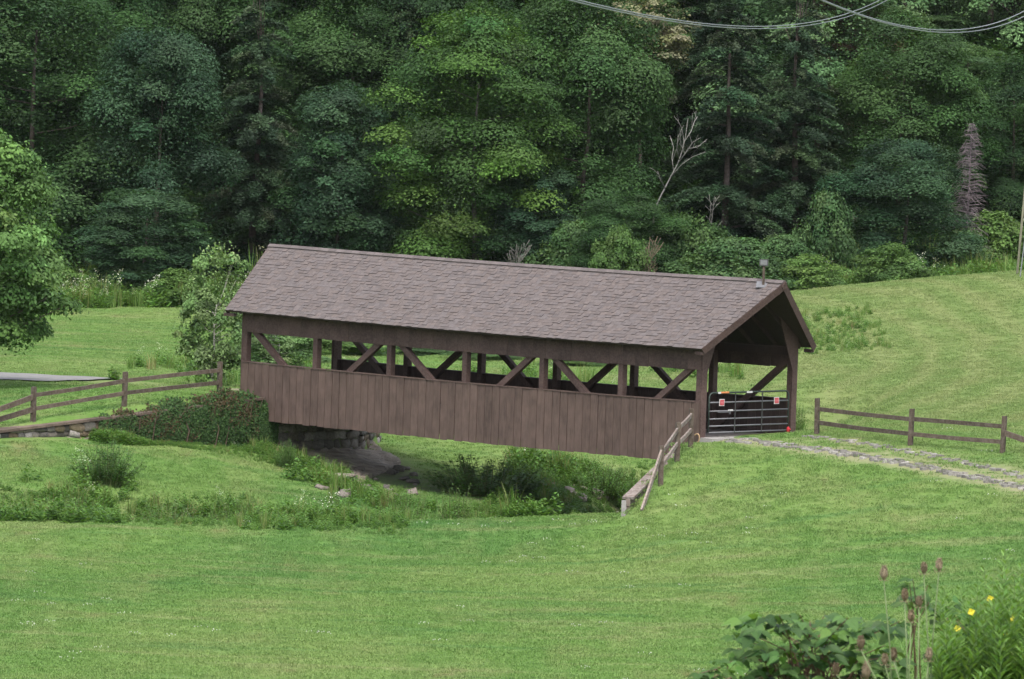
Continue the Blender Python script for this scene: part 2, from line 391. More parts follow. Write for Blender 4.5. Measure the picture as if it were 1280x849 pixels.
def H(x, y, rough=True):
    x = np.atleast_1d(np.asarray(x, float)); y = np.atleast_1d(np.asarray(y, float))
    xc, yc = np.clip(x, -42, 42), np.clip(y, 105, 330)
    z = T_base(xc, yc)
    zh = T_hol(xc, yc)
    sd = poly_sd(x, y, HOL)
    dw = np.full(x.shape, 1e9)
    for a, b in WALLSEG: dw = np.minimum(dw, seg_dist(x, y, a, b))
    wd = np.clip(.12+(dw-.4)*.5, .12, 3.0)
    m = sstep(-1, 1, sd/wd)
    z = z*(1-m)+zh*m
    dd = line_dist(x, y, DITCH)
    z = z - 1.05*np.exp(-(dd/1.5)**2)*sstep(-1.5, 1.0, sd+.6)
    # camera hill, and the wooded hillside behind
    t = np.clip((100-y)/68.0, 0, 1)
    hill = np.where(y > 100, -50, -2.6+13.0*(t*.85+.15*t*t)) + np.where(y < 32, np.clip((32-y)*.10, 0, 2.0), 0)
    z = np.where(y < 100, np.maximum(hill, -2.6), z)
    yy = y - 318 + 0.10*np.abs(x)*0
    z = z + np.where(yy > 0, np.minimum(.02*yy*yy, .42*yy), 0)*np.where(yy > 150, 1, 1)
    z = np.where(y > 520, np.minimum(z, z), z)
    if rough:
        z = z + .03*np.sin(x*.9+1.3*np.sin(y*.37))*np.sin(y*.53+.7) + .015*np.sin(x*2.3+y*.8)*np.sin(y*1.9-x*.6)
    return z
def Hs(x, y): return float(H([x], [y])[0])
def onray(u, v, y0=150, y1=330):
    """first point where the pixel's ray meets the ground"""
    Y = np.linspace(y0, y1, 900); d = ray(u, v)
    g = CAM_Z + d[2]*Y - H(d[0]*Y, Y)
    i = np.argmax(g < 0)
    return np.array([d[0]*Y[i], Y[i], CAM_Z+d[2]*Y[i]])

def axis(lo, hi, step, far):
    mid = np.arange(lo, hi+step, step); out = []; p = mid[-1]; st = step
    while p < far: st *= 1.25; p += st; out.append(p)
    return mid, out
xm, xo = axis(-26, 26, .3, 1500); xs = np.array([-p for p in reversed(xo)] + list(xm) + xo)
ym = np.arange(196, 246, .3); y2 = np.arange(246, 345, .9); y0_ = np.arange(100, 196, .9)
yn, st, p = [], 1.0, 100.0
while p > -1200: p -= st; st *= 1.2; yn.append(p)
yf, st, p = [], 1.0, y2[-1]
while p < 2200: st *= 1.2; p += st; yf.append(p)
ys = np.array(list(reversed(yn)) + list(y0_) + list(ym) + list(y2) + yf)
GX, GY = np.meshgrid(xs, ys); gx, gy = GX.ravel(), GY.ravel()
gz = H(gx, gy)
gz = np.where(gy > 420, np.minimum(gz, 42+.03*(gy-420)), gz); gz = np.where(gy < -20, 12.4, gz)
nx, ny = len(xs), len(ys)
ii = np.arange(nx*ny).reshape(ny, nx)
Fg = np.stack([ii[:-1,:-1], ii[:-1,1:], ii[1:,1:], ii[1:,:-1]], -1).reshape(-1, 4)
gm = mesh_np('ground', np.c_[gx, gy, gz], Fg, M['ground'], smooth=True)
def soil_mask(x, y):
    dd = line_dist(x, y, DITCH); sd = poly_sd(x, y, HOL)
    s = np.exp(-(dd/1.25)**2)*sstep(-1, 1, sd)
    s = np.maximum(s, .9*np.exp(-((x+4.6)/1.6)**2-((y-226.5)/2.2)**2))
    und = sstep(-.3, .5, poly_sd(x, y, np.array([bxy(.5,.4), bxy(20,.4), bxy(20,4.2), bxy(.5,4.2)])))*.35
    return np.maximum(s, und*sstep(0, 1, sd))
PATH_L = [tuple(bxy(-.3,2.08)), (-9.6,232.0), (-13,235.5), (-17,237.5), (-24,240)]
NEAR_UV = [(898,550),(940,552),(985,557),(1060,568),(1140,581),(1210,595),(1285,611)]
FAR_UV = [(1000,546),(1050,551),(1110,560),(1180,573),(1285,597)]
PATH_R = [tuple(bxy(20.4,2.0)), tuple(bxy(22.2,2.0)), (11.6,208.6), (13.6,203.8), (16.4,197.0), (20,188)]
NEAR_XY = [tuple(onray(u, v, 185, 222)[:2]) for u, v in NEAR_UV]; FAR_XY = [tuple(onray(u, v, 185, 222)[:2]) for u, v in FAR_UV]
def dirt_mask(x, y):
    d = line_dist(x, y, PATH_L); a = .75*np.exp(-(d/1.0)**4)*sstep(-16, -9, x)
    b = np.maximum(.6*np.exp(-(line_dist(x, y, NEAR_XY)/.55)**4), .35*np.exp(-(line_dist(x, y, FAR_XY)/.5)**4))
    return np.maximum(a, b)
msk = np.zeros((len(gx), 4), np.float32); msk[:,3] = 1
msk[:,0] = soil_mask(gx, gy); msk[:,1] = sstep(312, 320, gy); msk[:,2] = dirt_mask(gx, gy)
ga = gm.attributes.new('mask', 'FLOAT_COLOR', 'POINT'); ga.data.foreach_set('color', msk.ravel())
tag(obj('ground', gm), 'rolling mown grass valley floor with wooded slope behind', None, kind='structure')

# ------------------------------------------------------------------ the covered bridge
ZB, ZS, ZP, ZE, ZR, OV, GL, PR, PL = -.7714, 1.0661, 2.0764, 2.7608, 4.8493, .5541, .383, .978, .742
def sg(s):
    t = min(max(s/BL, 0), 1); return -.056*4*t*(1-t)
bridge = empty('covered_bridge', (OLF[0], OLF[1], 0), -TH)
tag(bridge, 'brown covered timber footbridge with shingled gable roof across the stream', 'bridge')
def bmesh_board(w, t, z0, z1, name, mat):
    mb = MB(); mb.box(-w/2, w/2, -t/2, t/2, z0, z1, j=.002); return mb.mesh(name, mat)
# siding boards, near and far side
NB = 62; bw = BL/NB
near_boards = [bmesh_board(bw-.016-.006*k, .030, ZB-.01*k, ZS, 'siding_board', M['siding']) for k in range(3)]
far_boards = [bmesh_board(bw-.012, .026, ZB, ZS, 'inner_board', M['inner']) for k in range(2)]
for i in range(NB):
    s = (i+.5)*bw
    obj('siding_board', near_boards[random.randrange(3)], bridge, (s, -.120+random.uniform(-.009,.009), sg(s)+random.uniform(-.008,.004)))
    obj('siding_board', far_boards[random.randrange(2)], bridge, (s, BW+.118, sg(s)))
UB = 37; uw = BL/UB
up_mesh = [bmesh_board(uw-.010, .024, ZP-.006*k, ZE-.03, 'fascia_board', M['trim']) for k in range(3)]
for i in range(UB):
    s = (i+.5)*uw
    obj('fascia_board', up_mesh[i % 3], bridge, (s, -.117+random.uniform(-.004,.004), sg(s)))
    obj('fascia_board', up_mesh[(i+1) % 3], bridge, (s, BW+.117, sg(s)))
def longbar(name, y0, y1, z0, z1, mat, s0=0, s1=BL, n=12):
    mb = MB(); pts = np.linspace(s0, s1, n+1)
    for k, s in enumerate(pts):
        z = sg(s)
        mb.v += [(s,y0,z+z0),(s,y1,z+z0),(s,y1,z+z1),(s,y0,z+z1)]; mb.t += [(1,1,1)]*4
    for k in range(n):
        a, b = 4*k, 4*k+4
        for q in range(4): mb.f.append((a+q, b+q, b+(q+1)%4, a+(q+1)%4))
    mb.f.append((0,1,2,3)); e = 4*n; mb.f.append((e+3,e+2,e+1,e))
    return mb.build(name, mat, bridge)
longbar('cap_rail', -.155, .06, ZS+.004, ZS+.034, M['siding'], .0, BL-.22)
longbar('cap_rail', BW-.06, BW+.15, ZS+.004, ZS+.034, M['inner'], .0, BL-.22)
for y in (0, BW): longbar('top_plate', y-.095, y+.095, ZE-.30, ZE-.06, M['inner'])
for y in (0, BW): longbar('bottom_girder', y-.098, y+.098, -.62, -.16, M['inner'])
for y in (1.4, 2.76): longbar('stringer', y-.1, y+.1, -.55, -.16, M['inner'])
dk = [bmesh_board(.285, BW+.16, -.15, -.06, 'deck_plank', M['deck']) for _ in range(2)]
for i in range(69):
    s = .15+i*.2985
    if s < BL-.1: obj('deck_plank', dk[i % 2], bridge, (s, BW/2, sg(s)))
# posts and braces
pm = MB(); pm.box(-.1, .1, -.1, .1, -.14, ZE-.3, j=.003); post_mesh = pm.mesh('post', M['trim'])
bays = [k*BL/6 for k in range(7)]
for k, s in enumerate(bays):
    for y in (0, BW):
        ss = s + (.1 if k == 0 else -.1 if k == 6 else 0)
        obj('post', post_mesh, bridge, (ss, y, sg(s)-.004*k))
for y in (0, BW):
    for k in range(6):
        a, b = bays[k]+.05, bays[k+1]-.05
        mb = MB()
        if k % 2 == 0: mb.bar((a, y, ZE-.32+sg(a)), (b, y, -.04+sg(b)), .15, .19)
        else: mb.bar((a, y, -.04+sg(a)), (b, y, ZE-.32+sg(b)), .15, .19)
        mb.build('brace', M['trim'], bridge)
# roof: slope coordinates (s, r) r=0 eave .. 1 ridge
def roofpt(s, r, side, h=0.0):
    y = -OV + r*(BW/2+OV); z = ZE + r*(ZR-ZE)
    nyv, nzv = -(ZR-ZE), (BW/2+OV); L_ = math.hypot(nyv, nzv)
    y += nyv/L_*h; z += nzv/L_*h
    if side: y = BW - y
    return (s, y, z + sg(s))
def send(r, right): return BL+GL+PR*r if right else -GL-PL*r
RT = .075
for side in (0, 1):
    mb = MB(); n = 14; idx = []
    for k in range(n+1):
        f = k/n; row = []
        for (r, h) in ((0,0),(1,0),(1,-RT),(0,-RT)):
            s = send(r, 0)*(1-f) + send(r, 1)*f
            mb.v.append(roofpt(s, r, side, h)); mb.t.append((.045,.032,.029))
    for k in range(n):
        a, b = 4*k, 4*k+4
        for q in range(4): mb.f.append((a+q, b+q, b+(q+1)%4, a+(q+1)%4))
    mb.f.append((0,1,2,3)); e = 4*n; mb.f.append((e+3,e+2,e+1,e))
    mb.build('roof_deck', M['tinted'], bridge)
    # shingles
    mb = MB(); NR = 24
    for i in range(NR):
        r0, r1 = i/NR-.004, (i+1)/NR+.012
        a, b = send((i+.5)/NR, 0), send((i+.5)/NR, 1)
        s = a - random.uniform(0, .25)
        while s < b:
            w = random.uniform(.10, .26); s0, s1 = max(s, a-.012), min(s+w-.006, b+.012)
            if s1 > s0+.03:
                g = random.choice([.88,.94,.98,1.0,1.03,1.07])*random.uniform(.97,1.03); warm = random.uniform(-.03,.03)
                t = (.102*g*(1+warm), .086*g, .083*g*(1-warm))
                h = random.choice([.007,.010,.016,.024])
                lo = r0 + random.choice([0,0,0,.006])
                vs = [roofpt(s0,lo,side,.002), roofpt(s1,lo,side,.002), roofpt(s1,r1,side,.001), roofpt(s0,r1,side,.001),
                      roofpt(s0,lo,side,h), roofpt(s1,lo,side,h), roofpt(s1,r1,side,.004), roofpt(s0,r1,side,.004)]
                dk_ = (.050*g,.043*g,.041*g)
                mb.quadverts([vs[q] for q in (4,5,6,7)], [(0,1,2,3)], t)
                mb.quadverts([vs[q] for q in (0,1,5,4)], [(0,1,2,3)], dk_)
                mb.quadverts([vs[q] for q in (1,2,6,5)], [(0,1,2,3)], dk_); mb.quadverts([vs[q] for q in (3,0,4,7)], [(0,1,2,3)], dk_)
            s += w
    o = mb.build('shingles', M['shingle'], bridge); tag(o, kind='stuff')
    # rake boards, drip edge
    for right in (0, 1):
        mb = MB(); k = .03 if right else -.03
        p = [(send(0,right),0.0),(send(1,right),1.0)]
        vs = []
        for dx in (0.002 if right else -.002, k):
            for (s, r) in p:
                vs.append(roofpt(s+dx, r, side, .004)); vs.append(roofpt(s+dx, r, side, -.215))
        mb.quadverts(vs, [(0,1,3,2),(4,6,7,5),(0,4,5,1),(2,3,7,6),(0,2,6,4),(1,5,7,3)])
        mb.build('rake_board', M['trim'], bridge)
    # rafters with tails showing under the eave
    for i in range(21):
        s = .12+i*(BL-.24)/20
        mb = MB()
        r0 = .03
        p0 = roofpt(s, r0, side, -RT-.075); p1 = roofpt(s, .985, side, -RT-.075)
        mb.bar(p0, p1, .055, .14, up=(1,0,0)) if False else mb.bar(p0, p1, .055, .14)
        mb.build('rafter', M['inner'], bridge)
mb = MB()
for k in range(64):
    s0 = send(1,0)+(send(1,1)-send(1,0))*k/64; s1 = send(1,0)+(send(1,1)-send(1,0))*(k+1)/64-.008
    g = random.uniform(.85,1.15)
    for side in (0,1):
        mb.hexa([roofpt(s0,.962,side,.03),roofpt(s1,.962,side,.03),roofpt(s1,1.0,side,.03),roofpt(s0,1.0,side,.03),
                 roofpt(s0,.962,side,.046),roofpt(s1,.962,side,.046),roofpt(s1,1.002,side,.05),roofpt(s0,1.002,side,.05)], (.135*g,.115*g,.112*g))
tag(mb.build('ridge_shingles', M['shingle'], bridge), kind='stuff')
for i in range(1, 6):
    s = bays[i]
    mb = MB(); mb.box(s-.07, s+.07, -.1, BW+.1, ZE-.06+sg(s), ZE+.10+sg(s)); mb.build('tie_beam', M['inner'], bridge)
mb = MB(); mb.box(-.9, BL+1.15, BW/2-.03, BW/2+.03, ZR-.42, ZR-.16); mb.build('ridge_beam', M['inner'], bridge)
# portal gussets at both ends
def roof_under(y): return ZE + (min(y, BW-y)+OV)*(ZR-ZE)/(BW/2+OV) - .13
for sx in (BL+.012, -.052):
    for side in (0, 1):
        pts = [(-.105,.0),( .125,.0),(.125,2.0),(.80,roof_under(.80)),(-.105,roof_under(-.105))] if True else 0
        yy = [(p[0] if not side else BW-p[0], p[1] if p[1] else -.05) for p in pts]
        mb = MB(); n = len(yy)
        vs = [(sx, y, z) for y, z in yy] + [(sx+.04, y, z) for y, z in yy]
        mb.quadverts(vs, [tuple(range(n)), tuple(range(2*n-1, n-1, -1))] + [(i, i+n, (i+1)%n+n, (i+1)%n) for i in range(n)])
        mb.build('portal_gusset', M['trim'], bridge)
    # collar plank high under the gable
    for y in (-.42, BW+.42):
        mb = MB(); mb.box(sx-.5 if sx < 0 else sx+.045, sx-.004 if sx < 0 else sx+.36, y-.06, y+.06, ZE-.20, ZE-.10); mb.build('outlooker', M['trim'], bridge)
# inner gable boards that close the roof space at the far (left) end stay open; threshold at the right portal
mb = MB(); mb.box(BL-.02, BL+.55, -.1, BW+.1, -.35, -.012, j=.01); mb.build('threshold', M['concrete'], bridge)
mb = MB(); mb.box(-.5, .03, -.1, BW+.1, -.35, -.014, j=.01); mb.build('threshold', M['concrete'], bridge)

def blocal(s, y, z):
    p = bxy(s, y); return (p[0], p[1], z)
# ------------------------------------------------------------------ tube gate in the right portal
gate = empty('farm_gate', blocal(BL+.075, .22, .0), math.pi/2 - TH)    # local x runs across the portal
tag(gate, 'six-rail grey tubular steel gate closing the bridge portal', 'gate')
GW = BW-.52
rails = [.13, .33, .55, .79, 1.06]
for z in rails:
    mb = MB(); mb.tube([(0.0,0,z),(GW,0,z)], .024, 8); mb.build('rail', M['galv'], gate, smooth=True)
mb = MB(); zt = 1.36
arc = [(GW-.16+.16*math.sin(a), 0, zt-.16+.16*math.cos(a)) for a in np.linspace(0, math.pi/2, 6)]
arc0 = [(.16-.16*math.sin(a), 0, zt-.16+.16*math.cos(a)) for a in np.linspace(math.pi/2, 0, 6)]
mb.tube([(0,0,.12)] + arc0 + arc + [(GW,0,.12)], .027, 8); mb.build('gate_frame', M['green_metal'], gate, smooth=True)
for x in (GW*.32, GW*.66):
    mb = MB(); mb.box(x-.022, x+.022, -.034, -.026, .10, zt-.02); mb.build('upright', M['dark_metal'], gate)
mb = MB(); mb.tube([(GW*.10,-.04,.76),(GW*.24,-.05,.755)], .014, 6); mb.tube([(GW*.24,-.05,.80),(GW*.25,-.05,.70)], .03, 6); mb.build('latch', M['galv'], gate)
mb = MB(); mb.box(GW*.23, GW*.29, -.04, -.03, .79, .835); mb.build('sticker', M['white'], gate)
mb = MB(); mb.box(GW*.46, GW*.53, -.036, -.030, zt-.03, zt+.03); mb.build('sticker', M['white'], gate)
mb = MB(); mb.box(GW*.10, GW*.135, -.036, -.030, zt-.03, zt+.03); mb.build('sticker', M['white'], gate)
mb = MB(); mb.tube([(GW*.14,0,zt),(GW*.24,0,zt)], .030, 8); mb.build('tape_band', M['orange'], gate)
mb = MB(); mb.tube([(GW-.02,-.05,.04),(GW-.02,-.05,.10),(GW-.02,-.05,.20),(GW-.02,-.05,.24)], [.035,.055,.05,.02], 9)
mb.tube([(GW-.02,-.13,.16),(GW-.02,-.04,.14)], [.03,.04], 7); mb.build('foot_fitting', M['red'], gate, smooth=True)
for x, lab, z in ((GW*.145, 'square red and white notice on the gate near the shingled eave side', 1.06), (GW*.835, 'square red and white notice on the gate beside its rounded corner', 1.07)):
    p = gate.matrix_basis @ Vector((x, -.045, z))
    sgn = empty('gate_sign', p, math.pi/2 - TH); tag(sgn, lab, 'sign', 'notices on the gate')
    sgn.rotation_euler = (0, .03 if x < 1 else -.02, math.pi/2-TH)
    mb = MB(); mb.box(-.115, .115, -.006, .004, -.108, .108); mb.build('panel', M['white'], sgn)
    mb = MB(); mb.box(-.092, .092, -.012, -.008, -.086, .086); f = mb.build('red_field', M['red'], sgn)
    mb = MB()
    for zz in (.045, .0, -.045):
        xx = -.075
        while xx < .06:
            w = random.uniform(.018,.035); mb.box(xx, xx+w, -.016, -.014, zz-.011, zz+.011); xx += w+.012
    mb.build('lettering', M['pink'], f)
# floodlight near the ridge
p = roofpt(BL+.66, .93, 0, .03); q = bridge.matrix_basis @ Vector(p)
fl = empty('floodlight', q, -TH+.6); tag(fl, 'small floodlight on a short post at the roof ridge', 'floodlight')
mb = MB(); a = math.atan2(ZR-ZE, BW/2+OV)
mb.hexa([(-.22,-.16*math.cos(a),-.16*math.sin(a)+.012),(.22,-.16*math.cos(a),-.16*math.sin(a)+.012),(.22,.12*math.cos(a),.12*math.sin(a)+.012),(-.22,.12*math.cos(a),.12*math.sin(a)+.012),
         (-.22,-.16*math.cos(a),-.16*math.sin(a)+.02),(.22,-.16*math.cos(a),-.16*math.sin(a)+.02),(.22,.12*math.cos(a),.12*math.sin(a)+.02),(-.22,.12*math.cos(a),.12*math.sin(a)+.02)])
mb.build('flashing', M['galv'], fl)
mb = MB(); mb.box(-.035,.035,-.035,.035,-.05,.60); mb.build('post', M['fence'], fl)
mb = MB()
def tilt(x, y, z): c, s = math.cos(-.12), math.sin(-.12); return (x*.86, (y*c-z*s)*.86, .68 + (y*s + z*c)*.86)
mb.hexa([tilt(-.16,-.06,-.12),tilt(.16,-.06,-.12),tilt(.12,.08,-.09),tilt(-.12,.08,-.09),tilt(-.16,-.06,.12),tilt(.16,-.06,.12),tilt(.12,.08,.09),tilt(-.12,.08,.09)])
h_ = mb.build('lamp_housing', M['dark_metal'], fl)
mb = MB(); mb.hexa([tilt(-.12,-.07,-.085),tilt(.12,-.07,-.085),tilt(.12,-.063,-.085),tilt(-.12,-.063,-.085),tilt(-.12,-.07,.085),tilt(.12,-.07,.085),tilt(.12,-.063,.085),tilt(-.12,-.063,.085)])
mb.build('lens', M['glass'], h_)
# small tan rope loop at the foot of the near portal post
p = blocal(BL+.02, -.19, 0); rz = Hs(p[0], p[1])
mb = MB(); pts = [(.16*math.cos(t)*(.6+.1*t), -.02, .14+.13*math.sin(t)) for t in np.linspace(-1.4, 2.6, 12)]
rp = mb.tube(pts, .02, 6) or mb.build('rope_loop', M['rope'], None, (p[0], p[1], rz+.0), (0,0,-TH), smooth=True)
tag(rp, 'curled tan rope end at the foot of the portal post', 'rope')

# ------------------------------------------------------------------ stone walls
def stone_meshes(n=6):
    out = []
    g = np.linspace(-.5, .5, 3)
    for k in range(n):
        V, F = [], []; r = np.random.default_rng(100+k); idx = {}
        def vid(p):
            key = tuple(np.round(p, 3))
            if key not in idx:
                q = np.array(p); l = np.linalg.norm(q); q = q*(1-.12*(l/.866)**3) + r.normal(0, .06, 3)
                idx[key] = len(V); V.append(q)
            return idx[key]
        for ax in range(3):
            for sgn in (-.5, .5):
                for i in range(2):
                    for j in range(2):
                        qs = []
                        for (a, b) in ((i,j),(i+1,j),(i+1,j+1),(i,j+1)):
                            p = [0,0,0]; p[ax] = sgn; p[(ax+1)%3] = g[a]; p[(ax+2)%3] = g[b]; qs.append(vid(p))
                        F.append(qs if sgn > 0 else qs[::-1])
        c = [(.15,.13,.11),(.19,.165,.14),(.13,.115,.10),(.18,.135,.09),(.22,.20,.18),(.11,.10,.09)][k % 6]
        out.append(mesh_np('stone', V, F, M['stone'], tint=c))
    return out
STONES = stone_meshes()
def stone_face(parent, a, b, zt0, zt1, zb0, zb1, course=.22, depth=.28, lmin=.25, lmax=.55):
    """stones on a vertical face from a to b (world xy); outward is to the right of a->b"""
    a, b = np.array(a), np.array(b); L = np.linalg.norm(b-a); d = (b-a)/L; n = np.array([d[1], -d[0]]); ang = math.atan2(d[1], d[0])
    row = 0
    zmin = min(zb0, zb1); zmax = max(zt0, zt1); z = zmin
    while z < zmax:
        ch = course*random.uniform(.8, 1.25); t = -random.uniform(0, .3)
        while t < L:
            w = random.uniform(lmin, lmax); tc = t+w/2; f = min(max(tc/L, 0), 1)
            top = zt0+(zt1-zt0)*f; bot = zb0+(zb1-zb0)*f
            h = min(ch, top - z)
            if h > .07 and z+h > bot and 0 < tc < L:
                p = a + d*tc + n*random.uniform(-.03, .04)
                obj('stone', random.choice(STONES), parent, (p[0], p[1], z+h/2), (random.uniform(-.08,.08), random.uniform(-.22,.22), ang+random.choice((0,math.pi))), (w*1.04, depth, h*1.05))
            t += w
        z += ch
WA, WB = (-16.4, 217.3), (-8.15, 225.85)
def core(name, a, b, zt0, zt1, zb, th, mat, parent):
    a, b = np.array(a), np.array(b); d = (b-a)/np.linalg.norm(b-a); n = np.array([-d[1], d[0]])*th
    mb = MB(); mb.hexa([(*a,zb),(*b,zb),(*(b+n),zb),(*(a+n),zb),(*a,zt0),(*b,zt1),(*(b+n),zt1),(*(a+n),zt0)]); return mb.build(name, mat, parent)
wall = empty('stone_wing_wall'); tag(wall, 'low field-stone retaining wall half buried in ivy beside the fence', 'wall')
WT0, WT1 = -.93, -.10
stone_face(wall, WA, WB, WT0, WT1, -1.25, -1.85, .25, .20, .22, .60)
core('mortar_core', WA, WB, WT0, WT1, -2.2, .38, M['mortar'], wall)
d = (np.array(WB)-np.array(WA)); L_ = np.linalg.norm(d); d /= L_; n_ = np.array([d[1], -d[0]])
t = 0.0
while t < L_:
    w = min(random.uniform(.8,1.3), L_-t); a = np.array(WA)+d*t; b = np.array(WA)+d*(t+w-.015)
    z0 = WT0+(WT1-WT0)*t/L_; z1 = WT0+(WT1-WT0)*(t+w)/L_
    c = [a+n_*.2, b+n_*.2, b-n_*.42, a-n_*.42]
    mb = MB(); mb.hexa([(*c[0],z0+.005),(*c[1],z1+.005),(*c[2],z1+.005),(*c[3],z0+.005),(*c[0],z0+.085),(*c[1],z1+.085),(*c[2],z1+.085),(*c[3],z0+.085)], (.10,.075,.06))
    mb.build('cap_stone', M['stone'], wall); t += w
abut = empty('stone_abutment'); tag(abut, 'shaded stone abutment under the ivy end of the bridge', 'wall')
a, b = bxy(1.05,-.15), bxy(1.05, BW+.15)
stone_face(abut, tuple(a), tuple(b), -.66, -.66, -2.8, -2.6, .24)
core('mortar_core', tuple(a), tuple(b), -.66, -.66, -3.2, .6, M['mortar'], abut)
stone_face(abut, WB, tuple(a), -.66, -.66, -2.3, -2.6, .24)
stone_face(abut, tuple(b), (-4.45, 232.5), -.62, -1.3, -2.6, -2.4, .24)
core('mortar_core', tuple(b), (-4.45, 232.5), -.62, -1.3, -3.2, .4, M['mortar'], abut)
abr = empty('stone_abutment'); tag(abr, 'stone abutment under the gate end of the bridge behind the reeds', 'wall')
a, b = bxy(19.5, BW+.15), bxy(19.5,-.15)
stone_face(abr, tuple(a), tuple(b), -.66, -.66, -3.2, -3.2, .26)
core('mortar_core', tuple(a), tuple(b), -.66, -.66, -3.6, .6, M['mortar'], abr)
# timber wing wall beside the descending fence
tw = empty('timber_wing_wall'); tag(tw, 'weathered plank retaining wall stepping down beside the leaning fence', 'wall')
A2 = np.array([5.08, 211.9]); B2 = np.array([3.62, 206.9])
def wtop(f): return -.55 - 1.05*f
for k in range(9):
    z = -3.0+.24*k
    for j in range(3):
        f0, f1 = j/3, (j+1)/3-.01
        if z+.22 < wtop((f0+f1)/2)-.02:
            p0 = A2+(B2-A2)*f0; p1 = A2+(B2-A2)*f1
            mb = MB(); mb.bar((*p0, z+.11), (*p1, z+.11), .14, .22); mb.build('plank', M['grey_wood'], tw)
for j in range(2):
    f0, f1 = j*.5, j*.5+.49
    p0 = A2+(B2-A2)*f0; p1 = A2+(B2-A2)*f1
    mb = MB(); mb.bar((*p0, wtop(f0)+.03), (*p1, wtop(f1)+.03), .34, .075); mb.build('cap_plank', M['grey_wood'], tw)
p = B2 + (B2-A2)*.01
mb = MB(); mb.box(p[0]-.16, p[0]-.02, p[1]-.12, p[1]+.02, -3.0, wtop(1)-.02); mb.build('corner_post', M['concrete'], tw)

# ------------------------------------------------------------------ rail fences
fence_post = MB(); fence_post.box(-.065,.065,-.065,.065,-.4,1.0, j=.008)
fpm = fence_post.mesh('post', M['fence'])
def fence(label, posts, rails, extra=(), mat='fence', h=1.12, yaw=0):
    """posts: list of (x,y) ; rails: heights above the ground at each post"""
    e = empty('rail_fence', (posts[0][0], posts[0][1], Hs(*posts[0]))); tag(e, label, 'fence')
    o0 = Vector(e.location); tops = []
    for i, (x, y) in enumerate(posts):
        z = Hs(x, y); lean = (random.uniform(-.02,.02), random.uniform(-.02,.02), yaw+random.uniform(-.1,.1))
        obj('post', fpm, e, (x-o0.x, y-o0.y, z-o0.z), lean, (1,1,h))
        tops.append((x, y, z))
    def rail(a, b, w=.055, hh=.13):
        mb = MB(); a = Vector(a)-o0; b = Vector(b)-o0; m = (a+b)/2 + Vector((0,0,random.uniform(-.03,.015)))
        mb.bar(a, m, w, hh, taper=.95); mb.bar(m, b, w, hh*.97)
        mb.build('rail', M[mat], e)
    for (a, b) in zip(tops[:-1], tops[1:]):
        for r in rails:
            rail((a[0], a[1]-.03, a[2]+r+random.uniform(-.02,.02)), (b[0], b[1]-.03, b[2]+r+random.uniform(-.02,.02)))
    for (a, b) in extra: rail(a, b, .06, .17)
    return e
def base_at(u, v, Y): p = atY(u, v, Y); return (p[0], p[1])
lp = [base_at(274,495,226.1), base_at(155,508,222.3), base_at(41,530,219.2)]
L3 = (*lp[2], Hs(*lp[2])); 
fence('weathered two-rail fence along the ivy-covered stone wall', lp, (.42, .84),
      [((L3[0], L3[1]-.03, L3[2]+.80), tuple(atY(-45,526,217.0))), ((L3[0], L3[1]-.03, L3[2]+.40), tuple(atY(-45,538,217.4))), ], yaw=.8)
rp_ = [base_at(1021,543,212.9), base_at(1138,556,208.5), base_at(1253,569,206.0)]
R3 = (*rp_[2], Hs(*rp_[2]))
fence('weathered two-rail fence on the grass beside the stone path', rp_, (.36, .80),
      [((R3[0], R3[1]-.03, R3[2]+.62), (R3[0]+2.6, R3[1]-1.2, R3[2]-.15))], yaw=-.5)
np_ = [base_at(863.4,553,211.5), base_at(846,576,210.0), base_at(825.6,604,208.0)]
N1 = (*np_[2], Hs(*np_[2]))
fence('short grey fence stepping down the bank from the portal post', np_, (.55, .98),
      [((N1[0], N1[1]-.03, N1[2]+1.02), tuple(atY(802,636,206.0)+np.array([0,0,-.08])))], mat='grey_wood', h=1.2, yaw=.3)

# ------------------------------------------------------------------ path, road, stream, ledge
def ribbon(name, pts, width, mat, lift, label, n=60, wob=.0, z=None):
    pts = np.array(pts, float); seg = np.r_[0, np.cumsum(np.linalg.norm(np.diff(pts, axis=0), axis=1))]
    t = np.linspace(0, seg[-1], n); P = np.c_[np.interp(t, seg, pts[:,0]), np.interp(t, seg, pts[:,1])]
    for _ in range(3): P[1:-1] = (P[:-2]+2*P[1:-1]+P[2:])/4
    D = np.gradient(P, axis=0); D /= np.linalg.norm(D, axis=1)[:,None]; Nn = np.c_[-D[:,1], D[:,0]]
    k = 9; V = []
    for j in range(k):
        o = (j/(k-1)-.5)*width
        w = o*(1+wob*np.sin(t*1.7+j)*.5)
        Q = P+Nn*w[:,None] if hasattr(w, '__len__') else P+Nn*w
        zz = H(Q[:,0], Q[:,1])+lift if z is None else z(Q[:,0], Q[:,1])
        V.append(np.c_[Q, zz])
    V = np.concatenate(V); I = np.arange(k*n).reshape(k, n)
    F = np.stack([I[:-1,:-1], I[:-1,1:], I[1:,1:], I[1:,:-1]], -1).reshape(-1,4)
    o = obj(name, mesh_np(name, V, F, mat, smooth=True)); tag(o, label, kind='structure'); return o, P, Nn
r0 = onray(0, 471); r1 = onray(112, 476)
ribbon('road', [(r0[0]-30, r0[1]+14), (r0[0], r0[1]), (r1[0], r1[1]-.6)], 5.6, M['asphalt'], .05, 'grey asphalt lane ending on the grass', 80)
ribbon('stream', DITCH[1:-1], 2.2, M['water'], 0, 'narrow dark stream in the overgrown ditch', 120, z=lambda x, y: np.full(x.shape, -3.52))
